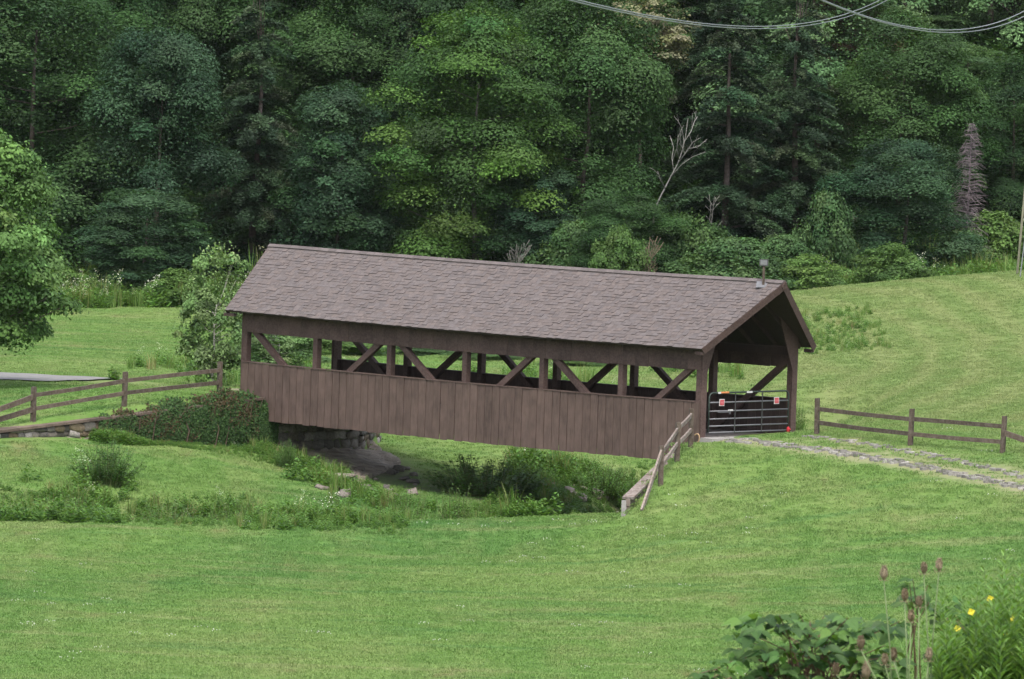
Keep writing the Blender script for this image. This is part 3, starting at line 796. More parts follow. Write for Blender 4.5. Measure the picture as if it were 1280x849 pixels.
# paving stones in two wheel tracks
pathroot = empty('paved_path', (*PATH_R[1], Hs(*PATH_R[1]))); tag(pathroot, 'two wheel tracks of flat grey stones set in grass', kind='structure')
pr = np.array(PATH_R); seg = np.r_[0, np.cumsum(np.linalg.norm(np.diff(pr, axis=0), axis=1))]
tt = np.linspace(0, seg[-1], 80); PP = np.c_[np.interp(tt, seg, pr[:,0]), np.interp(tt, seg, pr[:,1])]
for _ in range(4): PP[1:-1] = (PP[:-2]+2*PP[1:-1]+PP[2:])/4
PAV = []
for k in range(5):
    r = np.random.default_rng(40+k); n = 7; ang = np.sort(r.uniform(0, 2*math.pi, n)) if k > 2 else np.arange(n)*2*math.pi/n+r.normal(0,.12,n)
    rad = .5*r.uniform(.85,1.1,n); top = [(rad[i]*math.cos(ang[i]), rad[i]*math.sin(ang[i]), .03+r.normal(0,.004)) for i in range(n)]
    bot = [(p[0]*1.04, p[1]*1.04, -.05) for p in top]
    mb = MB(); c = [(.185,.175,.155),(.215,.205,.185),(.155,.145,.13),(.20,.185,.165),(.245,.23,.21)][k]
    mb.quadverts(bot+top, [tuple(range(n,2*n))]+[(i,(i+1)%n,(i+1)%n+n,i+n) for i in range(n)], c); PAV.append(mb.mesh('paving_stone', M['stone']))
o0 = Vector(pathroot.location)
for strip, n, hw in ((NEAR_UV, 190, 3.0), (FAR_UV, 62, 2.4)):
    su = np.array(strip, float)
    for k in range(n):
        u = su[0,0]+(su[-1,0]-su[0,0])*((k+random.random())/n)**.9; v = np.interp(u, su[:,0], su[:,1])+random.uniform(-hw,hw)
        q = onray(u, v, 185, 222)
        obj('paving_stone', random.choice(PAV), pathroot, (q[0]-o0.x, q[1]-o0.y, Hs(q[0],q[1])-o0.z+.015), (random.uniform(-.04,.04), random.uniform(-.04,.04), random.uniform(0,6.28)), (random.uniform(.18,.32), random.uniform(.16,.28), 1))
# ledge rock under the left end of the bridge
def ledge(name, cxy, ex, ey, ang, z0, slope, label, seed, th=.5):
    n, m = 40, 28; r = np.random.default_rng(seed)
    U, Vv = np.meshgrid(np.linspace(-1,1,n), np.linspace(-1,1,m)); u, v = U.ravel(), Vv.ravel()
    k = 1+.12*np.sin(5*np.arctan2(v,u)+seed)+.06*np.sin(11*np.arctan2(v,u))
    x = u*ex*k; y = v*ey*k; c, s = math.cos(ang), math.sin(ang)
    X = cxy[0]+x*c-y*s; Y = cxy[1]+x*s+y*c
    z = z0 + slope[0]*x + slope[1]*y + .05*np.round(2.5*np.sin(y*2.1+.8*np.sin(x*1.3)))/2.5 + .03*np.sin(x*4+y*7)
    edge = np.maximum(np.abs(u), np.abs(v)); z = z - np.where(edge > .93, th, 0)
    I = np.arange(n*m).reshape(m, n); F = np.stack([I[:-1,:-1], I[:-1,1:], I[1:,1:], I[1:,:-1]], -1).reshape(-1,4)
    o = obj(name, mesh_np(name, np.c_[X,Y,z], F, M['rock'])); tag(o, label, kind='structure'); return o
def ledge_patch():
    TL, TR, BR, BL_ = (366,561), (466,553), (503,581), (450,607); n, m = 44, 34; V = []
    for j in range(m):
        for i in range(n):
            a, b = i/(n-1), j/(m-1)
            wob = .025*math.sin(a*17+b*3)+.02*math.sin(b*23); a2 = min(max(a+wob*(b*(1-b)*4), 0), 1)
            u = (TL[0]*(1-a2)+TR[0]*a2)*(1-b)+(BL_[0]*(1-a2)+BR[0]*a2)*b; v = (TL[1]*(1-a2)+TR[1]*a2)*(1-b)+(BL_[1]*(1-a2)+BR[1]*a2)*b
            q = onray(u, v, 205, 250); k = math.sin(q[1]*2.6+.9*math.sin(q[0]*1.9)+.5*q[0]); lay = .07*(round(k*2)/2)
            e_ = min(a, 1-a, b, 1-b); V.append((q[0], q[1], q[2]+(.10+lay+.02*math.sin(q[0]*9+q[1]*5) if e_ > .02 else -.25)))
    I = np.arange(n*m).reshape(m, n); F = np.stack([I[:-1,:-1], I[1:,:-1], I[1:,1:], I[:-1,1:]], -1).reshape(-1,4)
    tag(obj('rock_ledge', mesh_np('rock_ledge', V, F, M['rock'])), 'bare layered rock ledge sloping under the bridge', kind='structure')
ledge_patch()
lr = bpy.data.objects['rock_ledge']
for k in range(70):
    if k < 40: u, v = random.uniform(660,800), random.uniform(606,628)
    else: u, v = random.uniform(400,520), random.uniform(585,622)
    q = onray(u, v, 205, 245); w = random.uniform(.14,.42)
    obj('stone', STONES[(0,2,5,2)[k % 4]], lr, (q[0], q[1], q[2]+w*.12), (random.uniform(-.3,.3), random.uniform(-.3,.3), random.uniform(0,6)), (w, w*random.uniform(.6,1), w*random.uniform(.35,.6)))
p = onray(410, 597)
sl_ = empty('flat_stone', (p[0], p[1], p[2])); tag(sl_, 'long flat pale stone lying in the grass by the ledge', 'stone')
obj('slab', STONES[1], sl_, (0,0,.05), (0,0,-.5), (1.7,.55,.22))

# ------------------------------------------------------------------ vegetation builders
def unit(a): return a/np.maximum(np.linalg.norm(a, axis=-1, keepdims=True), 1e-9)
def leaf_arrays(P, Nn, size, asp, r, fold=0.0):
    n = len(P); t = unit(np.cross(Nn, r.normal(size=(n,3)))); b = np.cross(Nn, t)
    s = (size*np.ones(n))[:,None] if not hasattr(size,'__len__') else size[:,None]
    V = np.stack([P-t*s*.5, P+b*s*asp*.5 - Nn*s*fold, P+t*s*.5 - Nn*s*fold*.6, P-b*s*asp*.5 - Nn*s*fold], 1).reshape(-1,3)
    F = np.arange(4*n).reshape(-1,4); return V, F
def leaf_mesh(name, P, Nn, size, asp, tint, r, mat='leaf', fold=.06):
    V, F = leaf_arrays(P, Nn, size, asp, r, fold)
    return mesh_np(name, V, F, M[mat], tint=np.repeat(tint, 4, axis=0))
def tints(n, cols, r, var=.18):
    cols = np.array(cols); k = r.integers(0, len(cols), n); c = cols[k]
    return np.clip(c*(1+r.normal(0, var, (n,1)))*(1+r.normal(0, var*.25, (n,3))), .004, .9)
def prof(h, shape):
    if shape == 'round': return np.sqrt(np.clip(1-(2*h-1)**2, 0, 1))
    if shape == 'oval': return np.clip((h+.12)**.45*(1-h)**.42*1.35, 0, 1.1)
    if shape == 'column': return np.clip((h+.35)**.3*(1-h**3)**.6, 0, 1.1)
    if shape == 'cone': return np.clip((1-h)**.75, .03, 1)
    return np.sqrt(np.clip(1-h*h, 0, 1))      # dome
def crown_broad(r, hgt, rad, z0, shape, ncl, nleaf, cols, size, squash=.5, rcs=(.2,.34), layered=False, irregular=.22):
    hh = r.uniform(0, 1, ncl*3); keep = r.uniform(0, 1, ncl*3) < prof(hh, shape)+.1; hh = hh[keep][:ncl]; n = len(hh)
    if layered: hh = np.clip(np.round(hh*11)/11 + r.normal(0,.03,n), 0, 1)
    ang = r.uniform(0, 2*math.pi, n); ph = r.uniform(0,6,2)
    def lobe(a, h): return 1+irregular*np.sin(a*3+h*7+ph[0])+irregular*.6*np.sin(a*5-h*11+ph[1])
    rr = rad*prof(hh, shape)*np.sqrt(r.uniform(.38, 1, n))*lobe(ang, hh)
    C = np.c_[rr*np.cos(ang), rr*np.sin(ang), z0+hh*(hgt-z0)]
    rc = rad*r.uniform(*rcs, n); w = rc**2; w /= w.sum()
    ci = r.choice(n, nleaf, p=w)
    d = unit(r.normal(size=(nleaf,3))); d[:,2] = np.where(d[:,2] < -.45, -d[:,2], d[:,2])
    rho = r.uniform(.3, 1, nleaf)**.5*(1+r.normal(0,.10,nleaf))
    # a clump is several twigs: leaves gather along random directions from its centre
    tw = unit(r.normal(size=(n, 9, 3))); tk = tw[ci, r.integers(0, 9, nleaf)]
    d = unit(d*.75 + tk*.8); d[:,2] = np.where(d[:,2] < -.5, -d[:,2]*.5, d[:,2])
    off = d*rho[:,None]*rc[ci][:,None]; off[:,2] *= squash
    hd = np.hypot(off[:,0], off[:,1])/rc[ci]; off[:,2] -= .22*rc[ci]*hd**2*squash*1.5
    P = C[ci]+off
    out = C[ci].copy(); out[:,2] = 0; out = unit(out)
    Nn = unit(.95*d + .35*out + np.array([0,0,.5]) + .42*r.normal(size=(nleaf,3)))
    ccol = tints(n, cols, r, .16); T = ccol[ci]*(1+r.normal(0,.18,(nleaf,1)))
    # loose leaves through the whole crown close the gaps between the clumps
    m = int(nleaf*.17); k = r.choice(nleaf, m, replace=False); h2 = r.uniform(0,1,m); a2 = r.uniform(0,2*math.pi,m)
    q2 = rad*prof(h2, shape)*np.sqrt(r.uniform(.25,.95,m))*lobe(a2, h2)
    P[k] = np.c_[q2*np.cos(a2), q2*np.sin(a2), z0+h2*(hgt-z0)+r.normal(0,.15,m)]
    sz = size*r.uniform(.6,1.3,nleaf)
    return P, Nn, sz, np.clip(T,.003,.9), C
def crown_conifer(r, hgt, rad, z0, nleaf, cols, size):
    nb = 210; h = np.sort(r.uniform(0,1,nb)**1.15); ang = r.uniform(0,2*math.pi,nb)
    bl = rad*np.clip((1-h)**.7,.06,1)*r.uniform(.6,1.1,nb)
    w = bl**1.6; w /= w.sum(); bi = r.choice(nb, nleaf, p=w)
    t = r.uniform(.08,1,nleaf)**.8; side = r.normal(0,.17,nleaf)*(1.15-t)*bl[bi]
    x = bl[bi]*t
    P = np.c_[x*np.cos(ang[bi])-side*np.sin(ang[bi]), x*np.sin(ang[bi])+side*np.cos(ang[bi]),
              z0+h[bi]*(hgt-z0) + .25*x - .55*x*t - .25*np.abs(side) + r.normal(0,.09,nleaf)]
    Nn = unit(np.c_[.3*np.cos(ang[bi]), .3*np.sin(ang[bi]), np.ones(nleaf)] + .5*r.normal(size=(nleaf,3)))
    bc = tints(nb, cols, r, .2); T = bc[bi]*(1+r.normal(0,.15,(nleaf,1)))
    C = np.c_[bl*.7*np.cos(ang), bl*.7*np.sin(ang), z0+h*(hgt-z0)]
    return P, Nn, size*r.uniform(.6,1.3,nleaf), np.clip(T,.003,.9), C
def trunk_mesh(r, hgt, rad, C, nl=14, bark=(.10,.085,.07), lean=0.0, nm='trunk'):
    mb = MB(); n = 7; k = .75*hgt
    k = (.75 if hgt > 6 else .6)*hgt
    pts = [(lean*f*hgt*.1+.12*math.sin(f*5+r.uniform(0,2)), .10*math.sin(f*4+1), -.4+f*(k+.4)) for f in np.linspace(0,1,n)]
    mb.tube(pts, [rad*(1.25 if i == 0 else 1-.75*i/(n-1)) for i in range(n)], 8, tint=bark)
    if C is not None and len(C):
        for i in r.choice(len(C), min(nl, len(C)), replace=False):
            c = C[i]; zb = max(.15*hgt, min(c[2]-.35*np.hypot(c[0],c[1]), k*.92)); f = (zb+.4)/(k+.4)
            a = Vector((np.interp(f, np.linspace(0,1,n), [p[0] for p in pts]), np.interp(f, np.linspace(0,1,n), [p[1] for p in pts]), zb))
            b = Vector(c); m = a.lerp(b, .5)+Vector((0,0,-.06*(b-a).length))
            ra = rad*(1-.75*f)*.5
            mb.tube([a, m, b], [ra, ra*.6, ra*.2], 5, tint=bark)
    return mb.mesh(nm, M['bark'], True)
class Kind:
    """trunk and crown meshes of one tree, shared by its copies"""
    def __init__(s, seed, hgt, rad, z0f, shape, cols, nleaf, size, ncl=90, squash=.5, layered=False, conifer=False, bark=(.07,.06,.05), trad=.22, rcs=(.2,.34), nl=14, asp=.6):
        r = np.random.default_rng(seed); s.hgt, s.rad = hgt, rad
        if conifer: P, Nn, sz, T, C = crown_conifer(r, hgt, rad, z0f*hgt, nleaf, cols, size)
        else: P, Nn, sz, T, C = crown_broad(r, hgt, rad, z0f*hgt, shape, ncl, nleaf, cols, size, squash, rcs, layered)
        s.crown = leaf_mesh('crown', P, Nn, sz, .38 if conifer else asp, T, r, 'needle' if conifer else 'leaf')
        s.trunk = trunk_mesh(r, hgt, trad, C, nl, bark)
def plant_tree(kind, name, label, x, y, hgt=None, rad=None, rz=0, cat='tree', group=None, z=None):
    e = empty(name, (x, y, Hs(x, y) if z is None else z), rz); tag(e, label, cat, group)
    sx = (rad or kind.rad)/kind.rad; sz = (hgt or kind.hgt)/kind.hgt
    obj('trunk', kind.trunk, e, scale=(sx,sx,sz)); obj('crown', kind.crown, e, scale=(sx,sx,sz))
    return e
# ------------------------------------------------------------------ the wood behind
DK = [(.028,.064,.024),(.036,.074,.026),(.024,.054,.022)]
BLU = [(.032,.070,.034),(.040,.080,.038),(.028,.060,.030)]
MID = [(.037,.080,.026),(.045,.092,.030),(.031,.068,.023)]
BRT = [(.062,.125,.027),(.080,.150,.031),(.048,.100,.026),(.038,.080,.023)]
HEM = [(.030,.058,.029),(.038,.068,.032),(.048,.068,.038),(.024,.050,.026)]
PALE = [(.082,.150,.066),(.098,.170,.076),(.068,.125,.058)]
K = {}
NL = 108000
K['maple_dark'] = Kind(11, 18, 4.4, .02, 'column', DK+MID[:1], NL, .150, 110, .85, rcs=(.13,.42), trad=.16)
K['round_blue'] = Kind(12, 13, 3.1, .03, 'oval', BLU, 78000, .138, 90, .95, rcs=(.13,.42), trad=.14)
K['hemlock'] = Kind(13, 19, 3.7, .02, 'cone', HEM, NL, .165, conifer=True, bark=(.11,.085,.075), trad=.20)
K['hemlock_b'] = Kind(14, 18, 3.4, .02, 'cone', HEM+BLU[:2], NL, .16, conifer=True, bark=(.10,.08,.07), trad=.18)
K['maple_bright'] = Kind(15, 14.5, 4.0, .03, 'oval', BRT, NL, .140, 140, .62, trad=.14, bark=(.13,.12,.105), rcs=(.12,.36))
K['mid'] = Kind(16, 17, 3.6, .02, 'column', MID, NL, .150, 105, .9, rcs=(.13,.42), trad=.15)
K['blue_low'] = Kind(17, 11, 2.8, .02, 'oval', BLU+DK[:1], 68000, .142, 110, .8, rcs=(.12,.38), trad=.12)
K['pale'] = Kind(18, 17, 3.3, .03, 'column', PALE, 72000, .150, 95, .9, rcs=(.13,.42), trad=.14)
K['cream'] = Kind(19, 15, 2.2, .66, 'round', [(.18,.17,.10),(.12,.135,.06),(.05,.085,.03),(.20,.19,.12)], 20000, .16, 90, .5, trad=.12)
K['russet'] = Kind(20, 16, 3.2, .1, 'column', [(.075,.062,.038),(.055,.062,.030),(.04,.065,.026),(.085,.068,.045)], 36000, .155, 130, .5, trad=.13)
def px_tree(kind, name, label, u, Y, vtop, wpx, rz, group=None, cat='tree'):
    x = ray(u, 300)[0]*Y; zt = atY(u, vtop, Y)[2]; z = Hs(x, Y)
    return plant_tree(K[kind], name, label, x, Y, zt-z, wpx/2*Y/F_PX*1.16, rz, cat, group)
G = 'trees along the edge of the wood'
TREES = [
 ('maple_dark','deciduous_tree','tall dark layered tree above the leafy tree at the edge',40,322,-70,270,.3),
 ('round_blue','deciduous_tree','rounded blue-green tree behind the small tree on the lawn edge',196,318,38,160,1.1),
 ('hemlock','hemlock_tree','tall sparse hemlock behind the low end of the roof',318,322,-60,190,2.0),
 ('blue_low','deciduous_tree','blue-green tree with drooping tiers right of the sparse hemlock',424,317,105,150,.5),
 ('mid','deciduous_tree','fresh green tree top above the blue-green drooping tree',432,331,-40,170,1.7),
 ('maple_bright','maple_tree','bright yellow-green maple rising behind the middle of the roof',592,317,12,225,.4),
 ('hemlock_b','hemlock_tree','slender dark hemlock just left of the bright maple',505,330,-70,130,.9),
 ('mid','deciduous_tree','full mid-green tree right of the bright maple',728,319,-40,185,3.0),
 ('cream','flowering_tree','cream flowering tree top under the first overhead cable',796,329,-5,105,.0),
 ('maple_dark','deciduous_tree','very dark tree behind the cream flowering tree',858,343,-90,170,2.2),
 ('hemlock_b','hemlock_tree','broad green hemlock behind the bare dead tree',905,322,-40,190,4.0),
 ('hemlock','hemlock_tree','tall hemlock right of the broad green hemlock',990,324,-60,190,5.0),
 ('russet','deciduous_tree','brownish thin-leaved tree top where the cables cross',1055,335,-15,150,.8),
 ('mid','deciduous_tree','upright green tree under the second cable sag',1122,326,18,165,.6),
 ('round_blue','deciduous_tree','rounded tree above the low bush at the meadow corner',1130,312,176,150,2.6),
 ('pale','deciduous_tree','lighter green tree beside the grey bare brush',1200,338,55,130,1.4),
 ('maple_dark','deciduous_tree','dark dense tree above the green slope by the pole',1262,330,72,150,3.9),
 ('pale','deciduous_tree','pale distant tree top between the two cable sags',1178,366,-30,150,2.9),
 ('pale','deciduous_tree','pale distant tree top in the upper corner by the cables',1245,370,-40,160,.2),
 ('pale','deciduous_tree','light green tree behind the upright green tree',1150,345,10,150,5.3),
 ('mid','deciduous_tree','green tree filling the gap left of the dark dense tree',1222,345,95,130,3.3),
 ('blue_low','deciduous_tree','small green tree at the lawn edge near the rounded blue-green tree',180,311,238,150,2.1),
 ('blue_low','deciduous_tree','dark low tree behind the right third of the roof',668,316,205,130,3.3),
 ('mid','deciduous_tree','bushy tree at the foot of the bare dead tree',792,309,240,120,5.1),
 ('mid','deciduous_tree','leafy tree just beyond the upper left corner tree',118,333,-50,190,4.4),
 ('round_blue','deciduous_tree','blue-green understorey tree behind the roof ridge start',368,325,190,120,.9),
]
for k, nm, lab, u, Y, vt, w, rz in TREES: px_tree(k, nm, lab, u, Y, vt, w, rz, G)
kk = ['maple_dark','mid','hemlock','pale','hemlock_b','maple_bright']
i = 0
for Y, n in ((334, 16), (346, 15), (362, 15), (382, 14)):
    for j in range(n):
        x = -34 + 68*(j+.5*(i % 2)+.25)/n + random.uniform(-1,1); k = kk[(j*5+i*3+random.randrange(2)) % (6 if Y > 340 else 3)]
        if x > 17 and Y < 340: continue
        if x > 14: k = 'pale'
        plant_tree(K[k], 'hillside_tree', 'tree within the dense wood behind the front row', x, Y+random.uniform(-2.5,2.5), random.uniform(15,19), random.uniform(3.6,4.6), random.uniform(0,6), 'tree', 'trees deeper in the wood')
    i += 1
# dead bare tree
def bare_tree(name, label, u, v, Y, hgt, col, seed, spread=.5, lean=.12, n=26, rad=.11):
    r = np.random.default_rng(seed); p = atY(u, v, Y); e = empty(name, (p[0], Y, Hs(p[0], Y))); tag(e, label, 'tree')
    z0 = p[2]-Hs(p[0],Y)
    mb = MB(); pts = [(lean*hgt*f*f*.6+ .1*math.sin(f*7), 0, (z0+hgt)*f-.3) for f in np.linspace(0,1,9)]
    mb.tube(pts, [rad*(1-.85*f) for f in np.linspace(0,1,9)], 7, tint=col); mb.build('trunk', M['bark'], e, smooth=True)
    for k in range(n):
        f = r.uniform(.45,.98); i = f*8; a = Vector(pts[int(i)]).lerp(Vector(pts[min(int(i)+1,8)]), i-int(i))
        an = r.uniform(0,6.28); L = hgt*spread*r.uniform(.3,.8)*(1.1-f*.4)
        m = a+Vector((math.cos(an)*L*.35, math.sin(an)*L*.35, L*.45)); b = a+Vector((math.cos(an)*L*.6+.1, math.sin(an)*L*.6, L))
        b2 = m+Vector((math.cos(an+.8)*L*.4, math.sin(an+.8)*L*.4, L*.35))
        mb = MB(); mb.tube([a,m,b], [rad*.35*(1-f*.5), rad*.22, .012], 5, tint=col); mb.tube([m, b2], [rad*.16,.01], 4, tint=col); mb.build('branch', M['bark'], e)
def snag(name, label, Y, base_uv, limbs, col, rad):
    """a bare tree drawn as limbs given along sight lines, spread in depth around Y"""
    r = np.random.default_rng(5); b = atY(*base_uv, Y); zg = Hs(b[0], Y); e = empty(name, (b[0], Y, zg)); tag(e, label, 'tree'); o = Vector(e.location)
    for k, (r0_, uvs) in enumerate(limbs):
        dy = 0 if k == 0 else r.uniform(-.9,.9); pts = []
        for i, (u, v) in enumerate(uvs):
            f = i/(len(uvs)-1); pts.append(Vector(atY(u, v, Y+dy*f))-o)
        if k == 0: pts = [Vector((pts[0].x-.1, 0, -.3))]+pts
        mb = MB(); mb.tube(pts, list(np.linspace(rad*r0_, max(.012, rad*r0_*.25), len(pts))), 6, tint=col); mb.build('trunk' if k == 0 else 'branch', M['bark'], e, smooth=True)
        for q in range(3 if k else 2):
            i = r.integers(1, len(pts)); a = pts[i-1].lerp(pts[i], r.uniform(.2,1)); d_ = (pts[i]-pts[i-1]).normalized()
            t_ = a+(d_+Vector((r.normal(0,.6), r.normal(0,.6), r.uniform(.0,.5)))).normalized()*r.uniform(.3,.8)
            mb = MB(); mb.tube([a, a.lerp(t_,.5)+Vector((0,0,.05)), t_], [rad*r0_*.35, rad*.12, .008], 4, tint=col); mb.build('twig', M['bark'], e)
snag('dead_tree', 'bare pale dead tree leaning before the dark hemlocks', 312.5, (818,262), [
 (1.0, [(818,262),(826,245),(838,222),(847,205),(853,188),(857,170),(860,148)]),
 (.6, [(838,222),(852,206),(866,196),(882,190)]), (.55, [(847,205),(858,190),(866,178),(876,172)]),
 (.5, [(842,214),(840,198),(842,184),(838,172)]), (.5, [(853,188),(850,174),(852,160),(847,150)]),
 (.45, [(855,178),(864,164),(868,152),(872,146)]), (.4, [(832,236),(826,226),(822,214)]), (.4, [(860,186),(872,184),(884,174)]), (.35,[(849,200),(846,186),(848,168)])], (.19,.182,.168), .048)
bare_tree('dead_tree', 'thin grey dead stem right of the bare leaning tree', 892, 330, 312.0, 3.4, (.15,.145,.13), 6, .35, -.06, 10, .04)
bare_tree('dead_shrub', 'wispy leafless grey shrub showing above the roof ridge', 647, 345, 306.0, 1.2, (.15,.142,.128), 9, 1.2, .0, 46, .016)
bare_tree('dead_shrub', 'dead brown brush beside the light green bush behind the roof', 812, 350, 304.5, 1.6, (.16,.115,.088), 10, .9, .05, 40, .022)
# grey leafless brush column by the meadow corner
r = np.random.default_rng(77); p = atY(1208, 275, 315.0)
gb = empty('bare_brush', (p[0], 315.0, Hs(p[0],315.0))); tag(gb, 'purple-grey leafless brush rising beside the dark dense tree', 'shrub')
mb = MB(); zz = p[2]-Hs(p[0],315.0)
HB = zz+4.4
mb.tube([(0,0,-.3),(.05,0,HB*.5),(.1,0,HB)], [.08,.05,.01], 6, tint=(.12,.10,.105))
for k in range(560):
    f = r.uniform(.12,1)**.8; a = r.uniform(0,6.28); l = (1.25*(1-f)**.6+.2)*r.uniform(.5,1.1); p0 = np.array([.1*f,0,HB*f])
    e1 = p0+np.array([math.cos(a)*l*.6, math.sin(a)*l*.6, .10*l]); e2 = p0+np.array([math.cos(a+.3)*l, math.sin(a+.3)*l, -.15*l+r.normal(0,.1)])
    mb.tube([tuple(p0),tuple(e1),tuple(e2)], [.014,.010,.004], 3, tint=tuple(np.array((.135,.112,.118))*r.uniform(.7,1.3)))
tag(mb.build('twigs', M['bark'], gb), kind='stuff')

# ------------------------------------------------------------------ bushes and nearer trees
BUSH = {}
LG = [(.072,.132,.034),(.085,.150,.040),(.060,.112,.030)]
SG = [(.060,.115,.040),(.075,.135,.048),(.05,.10,.036)]
DG = [(.042,.085,.026),(.052,.10,.030),(.034,.07,.022)]
BUSH['light'] = Kind(31, 2.4, 1.5, .0, 'dome', LG, 14000, .12, 80, .75, trad=.03, nl=12)
BUSH['soft'] = Kind(32, 2.4, 1.6, .0, 'dome', SG, 14000, .12, 80, .75, trad=.03, nl=12)
BUSH['dark'] = Kind(33, 2.0, 1.4, .0, 'dome', DG, 13000, .11, 80, .75, trad=.03, nl=12)
class Shoots:
    """many leafy stems from one crown, uneven in height"""
    def __init__(s, seed, cols, nst=70, lsz=.13):
        r = np.random.default_rng(seed); s.hgt, s.rad = 2.0, 1.3; P, Nn, Sz, Ti = [], [], [], []; mb = MB(); cc = tints(nst, cols, r, .16)
        for k in range(nst):
            a = r.uniform(0,6.28); q = s.rad*math.sqrt(r.uniform(0,1)); h = s.hgt*(1-.5*(q/s.rad)**2)*r.uniform(.5,1.05); b0 = np.array([math.cos(a),math.sin(a),0])
            p0, p1, p2 = b0*q*.55, b0*q*.8+np.array([0,0,h*.55]), b0*q*1.05+np.array([r.normal(0,.08),r.normal(0,.08),h])
            mb.tube([tuple(p0-np.array([0,0,.1])),tuple(p1),tuple(p2)], [.012,.009,.004], 4, tint=(.09,.11,.04))
            for j in range(46):
                f = r.uniform(.12,1); p = (1-f)**2*p0+2*f*(1-f)*p1+f*f*p2; an = r.uniform(0,6.28); sz = lsz*(1.2-.6*f)*r.uniform(.7,1.25); o_ = np.array([math.cos(an),math.sin(an),r.uniform(-.1,.5)])
                P.append(p+o_*sz*.7); Nn.append(np.array([-.4*math.cos(an),-.4*math.sin(an),1])+r.normal(0,.35,3)); Sz.append(sz); Ti.append(cc[k]*(1+r.normal(0,.12)))
        s.crown = leaf_mesh('foliage', np.array(P), unit(np.array(Nn)), np.array(Sz), .5, np.clip(np.array(Ti),.004,.9), r, 'herb'); s.trunk = mb.mesh('stems', M['tinted'])
BUSH['shoots'] = Shoots(61, [(.095,.185,.042),(.115,.215,.05),(.078,.155,.036)])
BUSH['shoots_dark'] = Shoots(62, [(.066,.135,.036),(.082,.16,.044),(.055,.115,.032)], 80, .14)
def px_bush(kind, label, u, vbase, Y, vtop, wpx, rz=0, name='bush', cat='bush', group=None, ground=True):
    x = ray(u, vbase)[0]*Y; z = Hs(x, Y); zt = atY(u, vtop, Y)[2]
    e = empty(name, (x, Y, z), rz); tag(e, label, cat, group); k = BUSH[kind]
    sx = wpx/2*Y/F_PX/k.rad; sz = max(zt-z,.3)/k.hgt
    obj('stems', k.trunk, e, scale=(sx,sx,sz)); obj('foliage', k.crown, e, scale=(sx,sx,sz)); return e
GB = 'bushes along the foot of the wood'
for a in [('light','light green round bush behind the roof near the dead brush',774,345,305,292,84,.2),
 ('soft','broad grey-green bush behind the floodlight',918,350,301,303,150,1.0),
 ('soft','bush with pale tips between the floodlight bush and the domed tree',978,352,303,300,110,2.0),
 ('soft','domed blue-green small tree above the meadow edge bushes',1031,330,309,250,92,3.0),
 ('light','low rounded bush beneath the rounded tree at the meadow corner',1114,345,305,309,92,4.0),
 ('light','low bush below the domed small tree at the meadow edge',1010,358,301,322,100,5.0),
 ('soft','leafy bush left of the light green round bush',720,345,311,285,110,.7),
 ('dark','dark bush behind the dead brush over the roof',860,340,310,275,120,.8),
 ('light','bright bush on the far lawn edge beside the leafy corner tree',75,378,309,338,110,.3),
 ('soft','bush below the small green tree on the far lawn edge',165,378,310,335,120,1.9),
 ('light','yellow-green bush on the far lawn edge near the roof corner',222,380,308,340,90,2.5),
 ('dark','dark bush at the far lawn edge by the frame edge',15,378,312,330,120,.9),
 ('light','weedy bush on the green slope near the pole',1245,300,318,272,120,2.2),
 ('soft','bush low on the slope beside the purple-grey brush',1200,330,312,290,90,3.2),
 ('soft','bush hidden behind the first open bay of the bridge',345,470,262,415,110,.4),
 ('light','bush seen through the second open bay of the bridge',420,470,268,420,120,1.4),
 ('soft','bush seen through the third open bay of the bridge',520,470,270,428,110,2.4),
 ('light','low bush seen through the middle of the bridge',610,475,266,443,100,3.4),
 ('light','low bush seen through the fifth open bay of the bridge',735,478,262,452,100,4.4),
 ('shoots','leafy plant behind the gate rails',935,500,226,470,90,1.1),
 ('shoots','small bush beside the far portal post',996,540,218,497,30,2.8),
 ]: px_bush(*a, group=GB if a[4] > 290 else None)
px_bush('shoots_dark','shaded bush under the middle of the bridge',606,612,222.3,560,150,.3)
px_bush('shoots_dark','dark leafy bush among the weeds below the stone wall',131,615,212.5,543,96,1.3)
px_bush('shoots','light leafy weed clump by the frame edge below the wall',60,655,207.0,606,120,2.3)
px_bush('shoots','spreading weed clump right of the dark leafy bush',215,650,208.0,618,110,.9)
px_bush('shoots','green weeds at the ditch in front of the ledge',505,645,211.5,600,90,1.9)
px_bush('shoots','tall weeds on the stream bank under the bridge boards',755,604,226.5,572,90,2.9)
px_bush('shoots','weeds beside the reeds under the gate end of the bridge',800,606,225.5,576,55,.4)
for a in [('shoots','tall leafy weeds beside the frame edge below the wall',18,652,206.6,600,80,.5),('shoots','leafy weeds just below the dark leafy bush',100,652,206.8,608,90,1.5),
 ('shoots','low leafy weeds in the ditch below the ivy wall',300,645,208.5,612,90,2.5),('shoots_dark','darker weeds in the ditch left of the ledge weeds',405,640,210.3,608,80,3.5),
 ('shoots','tall weeds on the ditch edge right of the ledge weeds',568,628,212.8,598,70,4.5)]: px_bush(*a)
px_bush('shoots_dark','leafy sapling at the corner of the ivy wall',357,590,222.0,545,34,1.4)
